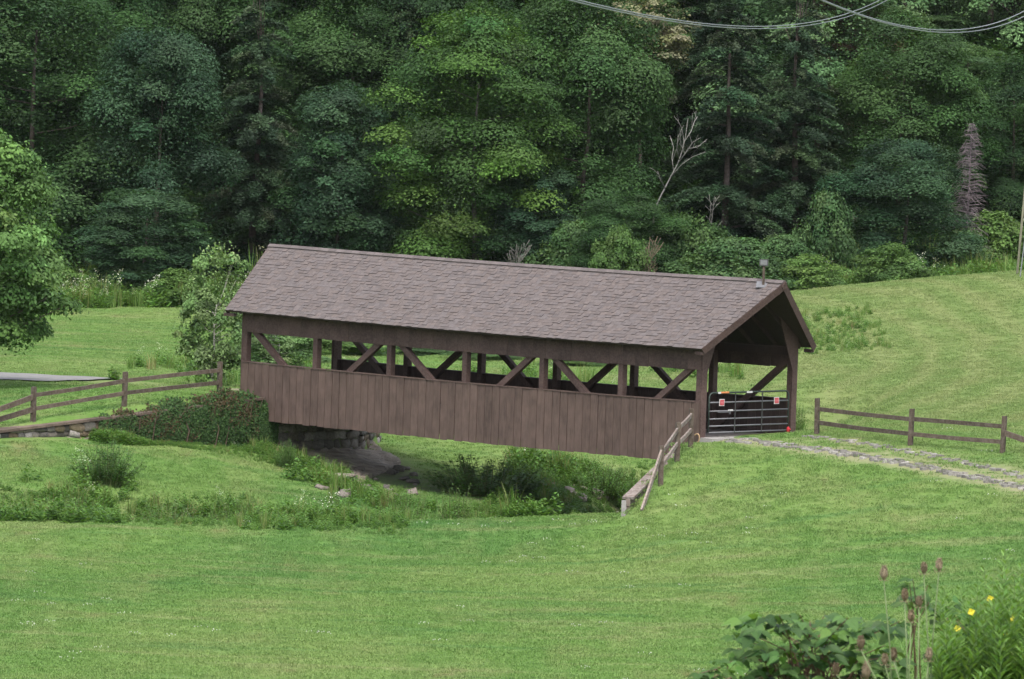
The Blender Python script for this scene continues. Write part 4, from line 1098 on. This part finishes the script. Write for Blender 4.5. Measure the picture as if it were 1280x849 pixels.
# big leafy tree at the left edge
Kl = Kind(51, 8.6, 3.55, .17, 'oval', [(.068,.135,.040),(.086,.160,.050),(.056,.112,.034)], 66000, .165, 170, .55, trad=.13, nl=26, bark=(.12,.10,.085), rcs=(.15,.26))
p = atY(-38, 455, 231.0); plant_tree(Kl, 'leafy_tree', 'leafy green tree at the frame edge beside the lane', p[0], 231.0, atY(-20,172,231)[2]-Hs(p[0],231), 3.45, .6)
Kb = Kind(52, 4.4, 1.6, .08, 'oval', [(.13,.205,.08),(.155,.23,.095),(.11,.18,.066)], 17000, .12, 75, .7, trad=.06, nl=26, bark=(.34,.32,.29), rcs=(.14,.26))
p = atY(266, 470, 238.0); plant_tree(Kb, 'birch_sapling', 'grey-green sapling with pale stems beside the end of the roof', p[0], 238.0, atY(275,312,238)[2]-Hs(p[0],238), 1.55, .6)
p = atY(345, 470, 241.0); plant_tree(Kb, 'birch_sapling', 'grey-green sapling showing through the first bay of the bridge', p[0], 241.0, 3.0, 1.5, 2.6)

# ivy over the wall
r = np.random.default_rng(60); n = 30000
t = r.uniform(.30, 1.06, n)**.8; t = np.clip(t,.3,1.05); dn = np.array([d[1], -d[0]])
dens = r.uniform(0,1,n) < sstep(.28,.55,t); t = t[dens]; n = len(t)
top = WT0+(WT1-WT0)*t + .08 + .24*sstep(.38,.85,t) + .07*np.sin(t*31)+.05*np.sin(t*67)+.04*np.sin(t*140) - .5*sstep(.93,1.05,t)
bot = np.interp(t, [0,1], [-1.35,-1.75]) + .45*(1-sstep(.3,.9,t))*np.abs(np.sin(t*23))
f = r.uniform(0,1,n)**.75; z = bot+(top-bot)*f+r.normal(0,.05,n)
bul = (.10+.13*sstep(.4,1,t)*(.7+.3*np.sin(t*25+z*2)))*np.sqrt(np.clip(1-(2*f-1.0)**2*.9,0,1))
dep = bul*r.uniform(.3,1,n)**.5 - np.where(f > .86, r.uniform(0,.7,n), 0)
XY = np.array(WA)[None]+d[None]*(t*L_)[:,None]+dn[None]*(dep+.12)[:,None]
Nn = unit(np.c_[dn[0]*np.ones(n), dn[1]*np.ones(n), .55*np.ones(n)]+.5*r.normal(size=(n,3)))
tc = tints(n, [(.050,.095,.030),(.066,.12,.036),(.04,.078,.026)], r); red = (np.sin(t*17+z*3)*.6+np.sin(t*53-z*6)*.5+r.normal(0,.8,n) + (f-.5)*1.2 > .85) & (t < .97)
tc[red] = tints(int(red.sum()), [(.082,.058,.030),(.070,.060,.030),(.095,.068,.036)], r)
ivy = empty('ivy', (WB[0], WB[1], -1.7)); tag(ivy, 'green ivy with reddish leaves hanging over the stone wall', 'ivy')
P3 = np.c_[XY, z]-np.array(ivy.location)[None]
obj('leaves', leaf_mesh('leaves', P3, Nn, 0.095*r.uniform(.6,1.2,n), .85, tc, r, 'leaf'), ivy)
mb = MB()
for k in range(30):
    tt_ = r.uniform(.5,1.02); q = np.array(WA)+d*tt_*L_+dn*.2 - np.array(ivy.location)[:2]; hz = WT0+(WT1-WT0)*tt_+1.7
    mb.tube([(q[0],q[1],-.2),(q[0]+r.uniform(-.2,.2),q[1],hz*.5),(q[0]+r.uniform(-.3,.3),q[1],hz+.1)], [.02,.015,.008], 5, tint=(.09,.065,.05))
mb.build('vines', M['bark'], ivy)

# ------------------------------------------------------------------ scattered growth (nobody could count it)
def scatter(name, label, pts, rot, scl, idx, meshes):
    m = bpy.data.meshes.new(name); n = len(pts)
    m.vertices.add(n); m.vertices.foreach_set('co', np.asarray(pts, np.float32).ravel())
    a = m.attributes.new('rot','FLOAT_VECTOR','POINT'); a.data.foreach_set('vector', np.asarray(rot,np.float32).ravel())
    a = m.attributes.new('scl','FLOAT','POINT'); a.data.foreach_set('value', np.asarray(scl,np.float32))
    a = m.attributes.new('pick','INT','POINT'); a.data.foreach_set('value', np.asarray(idx,np.int32))
    o = obj(name, m); tag(o, label, kind='stuff')
    ng = bpy.data.node_groups.new(name, 'GeometryNodeTree')
    ng.interface.new_socket('Geometry', in_out='INPUT', socket_type='NodeSocketGeometry')
    ng.interface.new_socket('Geometry', in_out='OUTPUT', socket_type='NodeSocketGeometry')
    gi, go = ng.nodes.new('NodeGroupInput'), ng.nodes.new('NodeGroupOutput')
    iop = ng.nodes.new('GeometryNodeInstanceOnPoints'); jn = ng.nodes.new('GeometryNodeJoinGeometry')
    for i, me in enumerate(reversed(meshes)):
        po = bpy.data.objects.new(name+'_piece', me)
        oi = ng.nodes.new('GeometryNodeObjectInfo'); oi.inputs['Object'].default_value = po; oi.inputs['As Instance'].default_value = True
        ng.links.new(oi.outputs['Geometry'], jn.inputs[0])
    def na(nm, typ):
        q = ng.nodes.new('GeometryNodeInputNamedAttribute'); q.data_type = typ; q.inputs[0].default_value = nm; return q.outputs[0]
    ng.links.new(gi.outputs[0], iop.inputs['Points']); ng.links.new(jn.outputs[0], iop.inputs['Instance'])
    iop.inputs['Pick Instance'].default_value = True
    ng.links.new(na('pick','INT'), iop.inputs['Instance Index'])
    e2r = ng.nodes.new('FunctionNodeEulerToRotation'); ng.links.new(na('rot','FLOAT_VECTOR'), e2r.inputs[0]); ng.links.new(e2r.outputs[0], iop.inputs['Rotation'])
    ng.links.new(na('scl','FLOAT'), iop.inputs['Scale'])
    ng.links.new(iop.outputs[0], go.inputs[0])
    md = o.modifiers.new('scatter','NODES'); md.node_group = ng; return o
def blade_tuft(seed, n, rad, h0, h1, w, mat, cols=None, bend=.5):
    r = np.random.default_rng(seed); a = r.uniform(0,6.28,n); q = rad*np.sqrt(r.uniform(0,1,n))
    B = np.c_[q*np.cos(a), q*np.sin(a), -.02*np.ones(n)]; h = r.uniform(h0,h1,n); an = r.uniform(0,6.28,n)
    dr = np.c_[np.cos(an),np.sin(an),np.zeros(n)]; sd = np.c_[-np.sin(an),np.cos(an),np.zeros(n)]; b = bend*r.uniform(.2,1,n)
    ww = (w*r.uniform(.7,1.2,n))[:,None]
    mid = B+np.c_[np.zeros((n,2)),h*.6]+dr*(h*b*.3)[:,None]; tip = B+np.c_[np.zeros((n,2)),h]+dr*(h*b)[:,None]
    V = np.stack([B-sd*ww, B+sd*ww, mid+sd*ww*.8, mid-sd*ww*.8, tip+sd*ww*.1, tip-sd*ww*.1],1).reshape(-1,3)
    I = np.arange(n)[:,None]*6; F = np.concatenate([I+np.array([0,1,2,3]), I+np.array([3,2,4,5])],1).reshape(-1,4)
    t = tints(n, cols or [(1,1,1)], r, .08)
    return mesh_np('tuft', V, F, M[mat], tint=np.repeat(t,6,axis=0))
r = np.random.default_rng(90)
def frame_pts(n, y0, y1, pad=3.0):
    y = y0+(y1-y0)*r.uniform(0,1,n); x = r.uniform(-1,1,n)*(.0765*y+pad); return x, y
BR_OUT = np.array([bxy(-.6,-.15), bxy(BL+.6,-.15), bxy(BL+.6,BW+.15), bxy(-.6,BW+.15)])
ROAD = [(r0[0]-30, r0[1]+14), (r0[0], r0[1]), (r1[0], r1[1]-.6)]
def lawn_ok(x, y):
    ok = soil_mask(x,y) < r.uniform(.05,.45,len(x))
    sdb = poly_sd(x,y,BR_OUT); sdh = poly_sd(x,y,HOL); ok &= ~((sdb > -.1) & ((sdh < 0)))
    ok &= line_dist(x,y,[WA,WB]) > .45
    ok &= dirt_mask(x,y) < r.uniform(.1,.7,len(x))
    ok &= line_dist(x,y,ROAD) > 2.7
    ok &= ~((np.abs(x+4.9) < 1.6) & (np.abs(y-226.4) < 3.0))
    return ok
x1, y1 = frame_pts(70000,148,216); x2, y2_ = frame_pts(75000,214,318)
x = np.r_[x1,x2]; y = np.r_[y1,y2_]; ok = lawn_ok(x,y); x, y = x[ok], y[ok]; n = len(x); z = H(x,y)
tufts = [blade_tuft(200+k, 52, .30, .022, .052, .010, 'grass', [(1,1,1),(1.1,1.05,.95),(.85,.92,.85)], .7) for k in range(4)]
scatter('lawn_grass','short mown green grass covering the valley floor', np.c_[x,y,z], np.c_[r.normal(0,.05,(n,2)), r.uniform(0,6.28,n)], r.uniform(.7,1.35,n), r.integers(0,4,n), tufts)
# clover heads
x, y = frame_pts(330,150,214); ok = lawn_ok(x,y) & (np.sin(x*.45+1)+np.sin(y*.16+x*.1)+r.normal(0,.6,len(x)) > .5); x, y = x[ok], y[ok]; n = len(x)
mbc = MB(); 
for k in range(5):
    cx, cy_, cz = random.uniform(-.25,.25), random.uniform(-.25,.25), random.uniform(.07,.10)
    mbc.tube([(cx,cy_,cz-.012),(cx,cy_,cz),(cx,cy_,cz+.014)], [.006,.012,.005], 5, tint=(.45,.47,.38))
scatter('clover_flowers','tiny white clover heads dotted through the near lawn', np.c_[x,y,H(x,y)], np.c_[np.zeros((n,2)), r.uniform(0,6.28,n)], np.ones(n), np.zeros(n), [mbc.mesh('clover', M['tinted'])])
# tall bank growth
def herb(seed, nst, hgt, nlf, lsz, cols, spread=.25, flower=None):
    r = np.random.default_rng(seed); P, Nn, T, Sz = [], [], [], []
    for k in range(nst):
        a = r.uniform(0,6.28); b = np.array([math.cos(a),math.sin(a),0])*r.uniform(0,spread); lean = r.normal(0,.12,2); h = hgt*r.uniform(.6,1.1)
        for j in range(nlf):
            f = (j+.5)/nlf; an = j*2.4+a; q = b+np.array([lean[0]*h*f,lean[1]*h*f,h*f]); o_ = np.array([math.cos(an),math.sin(an),.15])
            s = lsz*(1.15-.65*f); P.append(q+o_*s*.5); Nn.append(np.array([-.45*math.cos(an),-.45*math.sin(an),1.0])+r.normal(0,.3,3)); T.append(k); Sz.append(s*r.uniform(.7,1.2))
            if flower and j >= nlf-2:
                for m in range(5): P.append(q+r.normal(0,.045,3)+np.array([0,0,.06])); Nn.append(np.array([0,0,1.0])+r.normal(0,.3,3)); T.append(-1); Sz.append(.045)
    P = np.array(P); Nn = unit(np.array(Nn)); T = np.array(T); n = len(P)
    t = tints(n, cols, r, .18)
    if flower: t[T == -1] = np.array(flower)
    return leaf_mesh('herb', P, Nn, np.array(Sz), .5, t, r, 'herb')
HC = [(.095,.185,.040),(.115,.215,.050),(.078,.155,.036)]
tall = [blade_tuft(300, 46, .22, .25, .62, .010, 'herb', [(.11,.20,.045),(.14,.215,.06),(.085,.165,.036)], .6),
        blade_tuft(301, 40, .20, .35, .85, .011, 'herb', [(.10,.19,.04),(.085,.165,.034),(.17,.20,.07)], .5),
        herb(302, 8, .60, 14, .17, HC, .32), herb(303, 9, .48, 12, .19, HC+[(.06,.125,.035)], .34), herb(304, 5, .85, 13, .14, HC, .25, (.60,.62,.52)),
        blade_tuft(305, 34, .20, .3, .7, .009, 'herb', [(.30,.25,.14),(.24,.21,.10),(.13,.17,.05)], .7)]
def bank_pts(n, dl, dh, x0, x1):
    x = r.uniform(x0,x1,n); y = r.uniform(200,236,n)
    dd = line_dist(x,y,DITCH); ok = (dd > dl) & (dd < dh); return x[ok], y[ok]
xa, ya = bank_pts(17000, .55, 2.6, -24, 7)
ck = np.sin(xa*1.1+ya*.5)+np.sin(xa*.47-ya*1.3+2)+r.normal(0,.5,len(xa)) > -.45
xa, ya = xa[ck], ya[ck]
keep = ~((xa > -6.5) & (xa < 6) & (ya > 222) & (r.uniform(0,1,len(xa)) < .4)) & ~((xa > 1.0) & (xa < 4.2) & (ya < 221.3) & (ya > 213.5) & (r.uniform(0,1,len(xa)) < .8))
keep &= ~((ya < 211) & (xa > -2.0) & (r.uniform(0,1,len(xa)) < .8))
xa, ya = xa[keep], ya[keep]
# lower-left weed field between the lawns
xb = r.uniform(-20,-3,2600); yb = r.uniform(204,213,2600); kb = r.uniform(0,1,2600) < np.exp(-((yb-(207.3+.25*(xb+12)*0))/2.6)**2)*.8; xb, yb = xb[kb], yb[kb]
# foot of the ivy wall and the reeds under the bridge
LW = [onray(u, v, 205, 235)[:2] for u, v in zip(np.linspace(372,500,150)+r.normal(0,5,150), np.linspace(590,628,150)+r.normal(0,5,150))]
xb = np.r_[xb, [q[0] for q in LW]]; yb = np.r_[yb, [q[1] for q in LW]]
tq = r.uniform(.35,1.0,900); sdw = .25+r.uniform(0,1,900)*(.5+3.6*sstep(.55,1.0,tq)); xc_ = WA[0]+d[0]*tq*L_+dn[0]*sdw; yc_ = WA[1]+d[1]*tq*L_+dn[1]*sdw
xd, yd = r.uniform(.3,6.2,700), r.uniform(223.5,230,700)
x = np.r_[xa,xb,xc_,xd]; y = np.r_[ya,yb,yc_,yd]; n = len(x); z = H(x,y)
pk = r.choice(6, n, p=[.10,.08,.41,.38,.01,.02]); scl = r.uniform(.5,1.15,n)*(.75+.45*np.clip(np.sin(x*.9+1.2)+np.sin(x*.37+y*.8), -.8, 1.4))
scl[-1600:-700] *= .55; scl[-700:] *= 1.15
scatter('bank_weeds','rank grasses and leafy weeds along the stream ditch', np.c_[x,y,z], np.c_[r.normal(0,.08,(n,2)), r.uniform(0,6.28,n)], scl, pk, tall)
# rough growth at the foot of the wood and behind the bridge
x = r.uniform(-32,32,8000); y = 303+r.uniform(0,1,8000)**1.3*42; k = (y > 306-.0*x+2*np.sin(x*.4)) ; x, y = x[k], y[k]
xe = r.uniform(-14,8.5,800); ye = r.uniform(236,262,800); ke = (np.sin(xe*.9+ye*.3)+np.sin(ye*.5) > .4); xe, ye = xe[ke], ye[ke]
xf = r.uniform(10,14.5,260); yf_ = r.uniform(262,280,260)
hk = y > 319; xu, yu = x[hk], y[hk]; x, y = x[~hk], y[~hk]; n = len(xu)
UC = [(.030,.066,.020),(.038,.080,.024),(.024,.052,.017)]
scatter('forest_undergrowth','shadowy undergrowth on the wooded slope', np.c_[xu,yu,H(xu,yu)], np.c_[r.normal(0,.08,(n,2)), r.uniform(0,6.28,n)], r.uniform(1.6,3.4,n), r.integers(0,2,n), [herb(322, 8, .60, 14, .17, UC, .32), herb(323, 9, .48, 12, .19, UC, .34)])
x = np.r_[x,xe,xf]; y = np.r_[y,ye,yf_]; n = len(x); z = H(x,y)
scl = r.uniform(.9,2.0,n)*np.where(y > 318, 1.8, 1); scl[-(len(xe)+len(xf)):] *= .55; scl[-len(xf):] *= .55
scatter('edge_weeds','tall weeds and brambles along the edge of the wood', np.c_[x,y,z], np.c_[r.normal(0,.08,(n,2)), r.uniform(0,6.28,n)], scl, r.choice(6,n,p=[.2,.15,.28,.27,.06,.04]), tall)

# ------------------------------------------------------------------ foreground plants on the bank below the camera
def fg_point(u, v, Y): return atY(u, v, Y)
def fg_stem(mb, pts, r0, r1, col): mb.tube(pts, list(np.linspace(r0, r1, len(pts))), 6, tint=col)
TEASEL = [(1105,716,20,845),(1131,744,17,849),(1155,710,16,849),(1174,706,18,849),(1139,770,16,849),(1076,803,20,860),(1117,818,18,865),(1161,818,18,865),(1083,838,26,870),(1045,836,16,870),(1106,824,15,870),(1149,752,15,849)]
for i, (u, v, hp, vb) in enumerate(TEASEL):
    Y = 28.6+.12*(i % 5); h = hp*.88*Y/F_PX; top = fg_point(u, v, Y); bu = u + (1150-u)*.5+random.uniform(-14,14)
    bx_, by_ = ray(bu, vb)[0]*Y, Y; zg = Hs(bx_, by_)
    e = empty('teasel', (bx_, by_, zg)); o = Vector(e.location); T_ = Vector(top)-o
    tag(e, ['tallest brown teasel head at the outer end of the clump','brown teasel head on the long leaning stem','pale teasel head left of the topmost pair','topmost brown teasel head near the yellow flowers','larger teasel head just below the leaning one','teasel head among the broad bramble leaves','teasel head low in the middle of the clump','teasel head low on the side of the feathery weeds','big teasel head at the bottom frame edge','teasel head nearest the bramble tip at the bottom edge','small teasel head low beside the big bottom one','small pale teasel head behind the leaning stem'][i], 'teasel', 'dry teasel heads in the foreground')
    mb = MB(); fg_stem(mb, [(0,0,-.1), tuple(T_*.5+Vector((random.uniform(-.02,.02),0,.01))), tuple(T_-Vector((0,0,h*.5)))], .0036, .0024, (.14,.18,.085)); mb.build('stem', M['tinted'], e, smooth=True)
    mb = MB(); R = h*.25; n = 11; prf = [.25,.75,.98,1.0,.92,.75,.45,.12]
    c = random.choice([(.13,.10,.065),(.16,.125,.085),(.12,.088,.055)])
    mb.tube([tuple(T_+Vector((0,0,h*(f-.5)))) for f in np.linspace(0,1,8)], [R*q for q in prf], n, tint=c)
    for k in range(150):
        f = random.uniform(.05,.97); a = random.uniform(0,6.28); rr = R*np.interp(f, np.linspace(0,1,8), prf)
        p0 = T_+Vector((rr*.8*math.cos(a), rr*.8*math.sin(a), h*(f-.5))); p1 = p0+Vector((math.cos(a)*.007, math.sin(a)*.007, .006))
        mb.tube([p0,p1], [.0022,.0006], 3, cap=False, tint=(c[0]*1.3,c[1]*1.3,c[2]*1.3))
    for k in range(5):
        a = k*1.256; p0 = T_-Vector((0,0,h*.5)); mb.tube([p0, p0+Vector((.02*math.cos(a),.02*math.sin(a),-.004)), p0+Vector((.03*math.cos(a),.03*math.sin(a),.018))], [.0015,.0012,.0005], 3, cap=False, tint=(.2,.16,.1))
    mb.build('seed_head', M['tinted'], e)
def big_leaf(mb, p, dirv, nrm, L, w, col):
    d_ = Vector(dirv).normalized(); n_ = Vector(nrm); b = d_.cross(n_).normalized(); n_ = b.cross(d_)
    prf = [(0,.02),(.2,.75),(.4,1.0),(.62,.82),(.82,.42),(1,.0)]; base = len(mb.v)
    for f, q in prf:
        c = Vector(p)+d_*(L*f)-n_*(L*.22*f*f)
        for s in (-1,0,1): mb.v.append(tuple(c+b*(s*w*.5*q)+n_*(abs(s)*w*.16*q))); mb.t.append(col)
    for k in range(len(prf)-1):
        for s in (0,1):
            a = base+3*k+s; mb.f.append((a,a+1,a+4,a+3))
r = np.random.default_rng(123)
def bramble(label, u0, u1, v0, v1, Y, n, cols, lsz, name='bramble', cat='bramble', slope=0):
    x = ray((u0+u1)/2, v1)[0]*Y; e = empty(name, (x, Y, Hs(x, Y))); tag(e, label, cat); o = Vector(e.location)
    mbs = MB()
    for k in range(n):
        f = r.uniform(0,1); u = u0+(u1-u0)*f; v = v0+(v1-v0)*r.uniform(0,1)**.9 + slope*(1-f)*(v1-v0)
        p = Vector(atY(u, v, Y+r.uniform(-.35,.35)))-o
        if k % 3 == 0:
            root = Vector((r.uniform(-.15,.15), r.uniform(-.15,.15), -.05)); m = root.lerp(p,.6)+Vector((0,0,.12)); fg_stem(mbs, [root, m, p], .004, .0018, (.12,.07,.05))
        # a leaf of three leaflets, each its own piece
        an = r.uniform(0,6.28)
        mb = MB(); c = tuple(tints(1, cols, r, .15)[0]); c2 = tuple(np.array(c)*1.08)
        for q, da in enumerate((0, 1.15, -1.15)):
            dv = Vector((math.cos(an+da), math.sin(an+da), r.uniform(-.45,.05))); L = lsz*(1.0 if q == 0 else .8)*r.uniform(.8,1.15)
            big_leaf(mb, p+dv*.01, dv, (r.uniform(-.35,.35), r.uniform(-.75,-.1), 1), L, L*.62, c if q else c2)
        mb.build('leaf', M['herb'], e)
    mbs.build('stems', M['tinted'], e)
BC = [(.056,.110,.034),(.072,.135,.042),(.045,.090,.030),(.090,.16,.042)]
bramble('dark green bramble with broad drooping leaves in the foreground', 918, 1125, 766, 862, 29.6, 210, BC, .085, slope=-.0)
bramble('bramble shoot arching above the teasel stems', 1125, 1175, 712, 760, 30.0, 14, BC, .07)
bramble('dark leaves below the yellow flowers in the foreground', 1165, 1245, 745, 862, 30.3, 60, BC+[(.06,.13,.04)], .07)
bramble('low leafy shoots at the bottom edge left of the bramble', 862, 940, 826, 870, 29.2, 24, [(.065,.135,.035),(.05,.105,.03)], .065)
# feathery tall weeds with yellow flowers
WEEDS = [(1190,772,0),(1213,752,1),(1228,790,0),(1248,735,1),(1258,700,0),(1262,760,1),(1276,735,0),(1288,715,0),(1272,800,0),(1205,815,0),(1240,815,0),(1185,825,0),(1296,770,0),(1222,730,0),(1268,722,0),(1256,688,0)]
WL = ['feathery light green weed tallest at the side frame edge']
names_ = ['pale feathery weed nearest the teasel stems','feathery weed with a yellow flower above the dark leaves','short feathery weed below the yellow flower','yellow-flowered weed between the two tall spires','tall spire weed rising highest near the frame edge','yellow-flowered weed low beside the tall spire','slim weed at the frame edge below the tall spire','weed half cut off by the frame edge','bushy weed in the bottom corner','low weed beneath the pale feathery weed','low weed beside the bushy corner weed','low weed among the teasel stems at the bottom edge','weed stem outermost in the bottom corner','thin weed rising just left of the yellow-flowered weed','leafy weed filling the gap below the tall spire','tallest thin spire of the weeds near the frame edge']
for i, (u, v, fl_) in enumerate(WEEDS):
    Y = 29.1+.28*(i % 4); x = ray(u, v)[0]*Y; zg = Hs(x, Y); zt = atY(u, v, Y)[2]; hgt = zt-zg
    e = empty('tall_weed', (x, Y, zg)); tag(e, names_[i], 'weed', 'weeds in the foreground corner')
    mbs = MB(); P, Nn, Sz = [], [], []
    nst = 10
    for k in range(nst):
        tx, ty = r.normal(0,.10,2) if k else (0,0); h = hgt*(1 if k == 0 else r.uniform(.6,.95)); bx_ = r.normal(0,.03,2)
        fg_stem(mbs, [(bx_[0],bx_[1],-.05),((bx_[0]+tx)*.5,(bx_[1]+ty)*.5,h*.5),(tx,ty,h)], .004, .0012, (.10,.16,.05))
        m = 64
        for j in range(m):
            f = .3+.7*(j+r.uniform(0,1))/m; an = j*2.4; q = np.array([bx_[0]+(tx-bx_[0])*f, bx_[1]+(ty-bx_[1])*f, h*f]); s = .088*(1.25-.7*f)
            dv = np.array([math.cos(an),math.sin(an),.45]); P.append(q+dv*s*.5); Nn.append(np.cross(dv,[-math.sin(an),math.cos(an),0])*-1+r.normal(0,.15,3)); Sz.append((s, an))
    # narrow leaves pointing outward and up
    V, F, T_ = [], [], []
    cols = [(.125,.225,.06),(.155,.26,.075),(.10,.185,.05)]
    tc = tints(len(P), cols, r, .15)
    for (q, (s, an), c) in zip(P, Sz, tc):
        dv = np.array([math.cos(an),math.sin(an),.85]); dv /= np.linalg.norm(dv); sd = np.array([-math.sin(an),math.cos(an),0]); b = len(V)
        V += [q-dv*s*.5, q+sd*s*.12, q+dv*s*.5-np.array([0,0,s*.12]), q-sd*s*.12]; F.append((b,b+1,b+2,b+3)); T_ += [c]*4
    obj('leaves', mesh_np('leaves', V, F, M['herb'], tint=np.array(T_)), e); mbs.build('stems', M['tinted'], e)
    if fl_:
        for k in range(2):
            mb = MB(); c = Vector((r.uniform(-.06,.06), -.05, hgt*(.93 if k == 0 else .8)))
            for q in range(4):
                a = q*1.571+.4; big_leaf(mb, c, (math.cos(a), -.5, math.sin(a)), (0,-1,.3), .017, .02, (.70,.60,.06))
            mb.build('flower', M['herb'], e)

# ------------------------------------------------------------------ utility poles and overhead cables
def pole(label, x, y, hgt, lean, rad=.13, arm=None):
    z = Hs(x, y); e = empty('utility_pole', (x, y, z)); tag(e, label, 'pole')
    mb = MB(); mb.tube([(0,0,-.6),(lean*hgt*.5,0,hgt*.5),(lean*hgt,0,hgt)], [rad,rad*.85,rad*.7], 10); mb.build('shaft', M['pole'], e, smooth=True)
    if arm:
        mb = MB(); mb.bar((lean*hgt-arm/2,-.1,hgt-.3),(lean*hgt+arm/2,-.1,hgt-.3), .1, .12); mb.build('crossarm', M['pole'], e)
    return e
pb = atY(1271, 326, 288.0)
far_h = 21.0
pole('pale leaning utility pole on the meadow crest at the frame edge', pb[0], 288.0, far_h, .06, .052)
g0 = atY(1279, 322, 286.5)
gw = MB(); gw.tube([(0,0,0),(.9,1.2,9.0)], .025, 5)
gy_ = gw.build('guy_wire', M['cable'], None, (g0[0]-.1, 286.5, Hs(g0[0],286.5))); tag(gy_, 'thin guy wire beside the leaning pole', 'wire')
NPX, NPY = -2.7, 18.0
npz = Hs(NPX, NPY)
pole('roadside utility pole behind the camera side bank', NPX, NPY, 17.0-npz, 0, .14, 1.6)
pole('utility pole outside the frame where the second cables end', 19.4, 200.0, 30.0-Hs(19.4,200.0), .0, .14)
def cable(label, a, b, Y0, Y1, uvs, end, dz=0, du=0):
    """x = a + bY ; height a smooth curve through the sight lines"""
    Yc, Zc = [], []
    for u, v in uvs:
        k = ray(u+du, v)[0]; Y = a/(k-b); Yc.append(Y); Zc.append(atY(u+du, v, Y)[2]+dz)
    c = np.polyfit(Yc, Zc, 2)
    if end is not None:      # bend the far part to the pole top
        ze = np.polyval(c, Y1)
    Ys = np.linspace(Y0, Y1, 90); Zs = np.polyval(c, Ys)
    f = sstep(Yc[-1]*1.05, Y1, Ys); 
    if end is not None: Zs = Zs + f*(end-ze)
    mb = MB(); p0 = (a+b*Ys[0], Ys[0], Zs[0])
    mb.tube([(a+b*y-p0[0], y-p0[1], z-p0[2]) for y, z in zip(Ys, Zs)], .0065, 6)
    o = mb.build('overhead_cable', M['cable'], None, p0, smooth=True); tag(o, label, 'cable', 'overhead cables'); return c
A_UV = [(722,0),(828,23),(930,33),(1013,28),(1100,0)]; B_UV = [(1026,0),(1086,21),(1151,36),(1206,37),(1280,14)]
topz = Hs(pb[0],288)+far_h-.3
cable('upper of the two cables in the first sagging span', -4.83, .09, NPY, 288, A_UV, topz)
cable('lower of the two cables in the first sagging span', -4.83, .09, NPY, 288, A_UV, topz-.4, -.028, 6)
cable('upper of the two cables in the second sagging span', -4.5, .12, NPY, 200, B_UV, 29.6)
cable('lower of the two cables in the second sagging span', -4.5, .12, NPY, 200, B_UV, 29.2, -.028, 8)

# ------------------------------------------------------------------ thin summer haze
hm = bpy.data.materials.new('haze'); hm.use_nodes = True; nt = hm.node_tree; nt.nodes.clear()
out = nt.nodes.new('ShaderNodeOutputMaterial'); pv = nt.nodes.new('ShaderNodeVolumePrincipled')
pv.inputs['Color'].default_value = (.92,.96,1.0,1); pv.inputs['Density'].default_value = 0.000018
nt.links.new(pv.outputs[0], out.inputs['Volume'])
mb = MB(); mb.box(xs[0]-20, xs[-1]+20, ys[0]-20, ys[-1]+20, float(gz.min())-1.0, float(gz.max())+25)
tag(mb.build('haze', hm), 'thin pale summer haze filling the valley', kind='stuff')
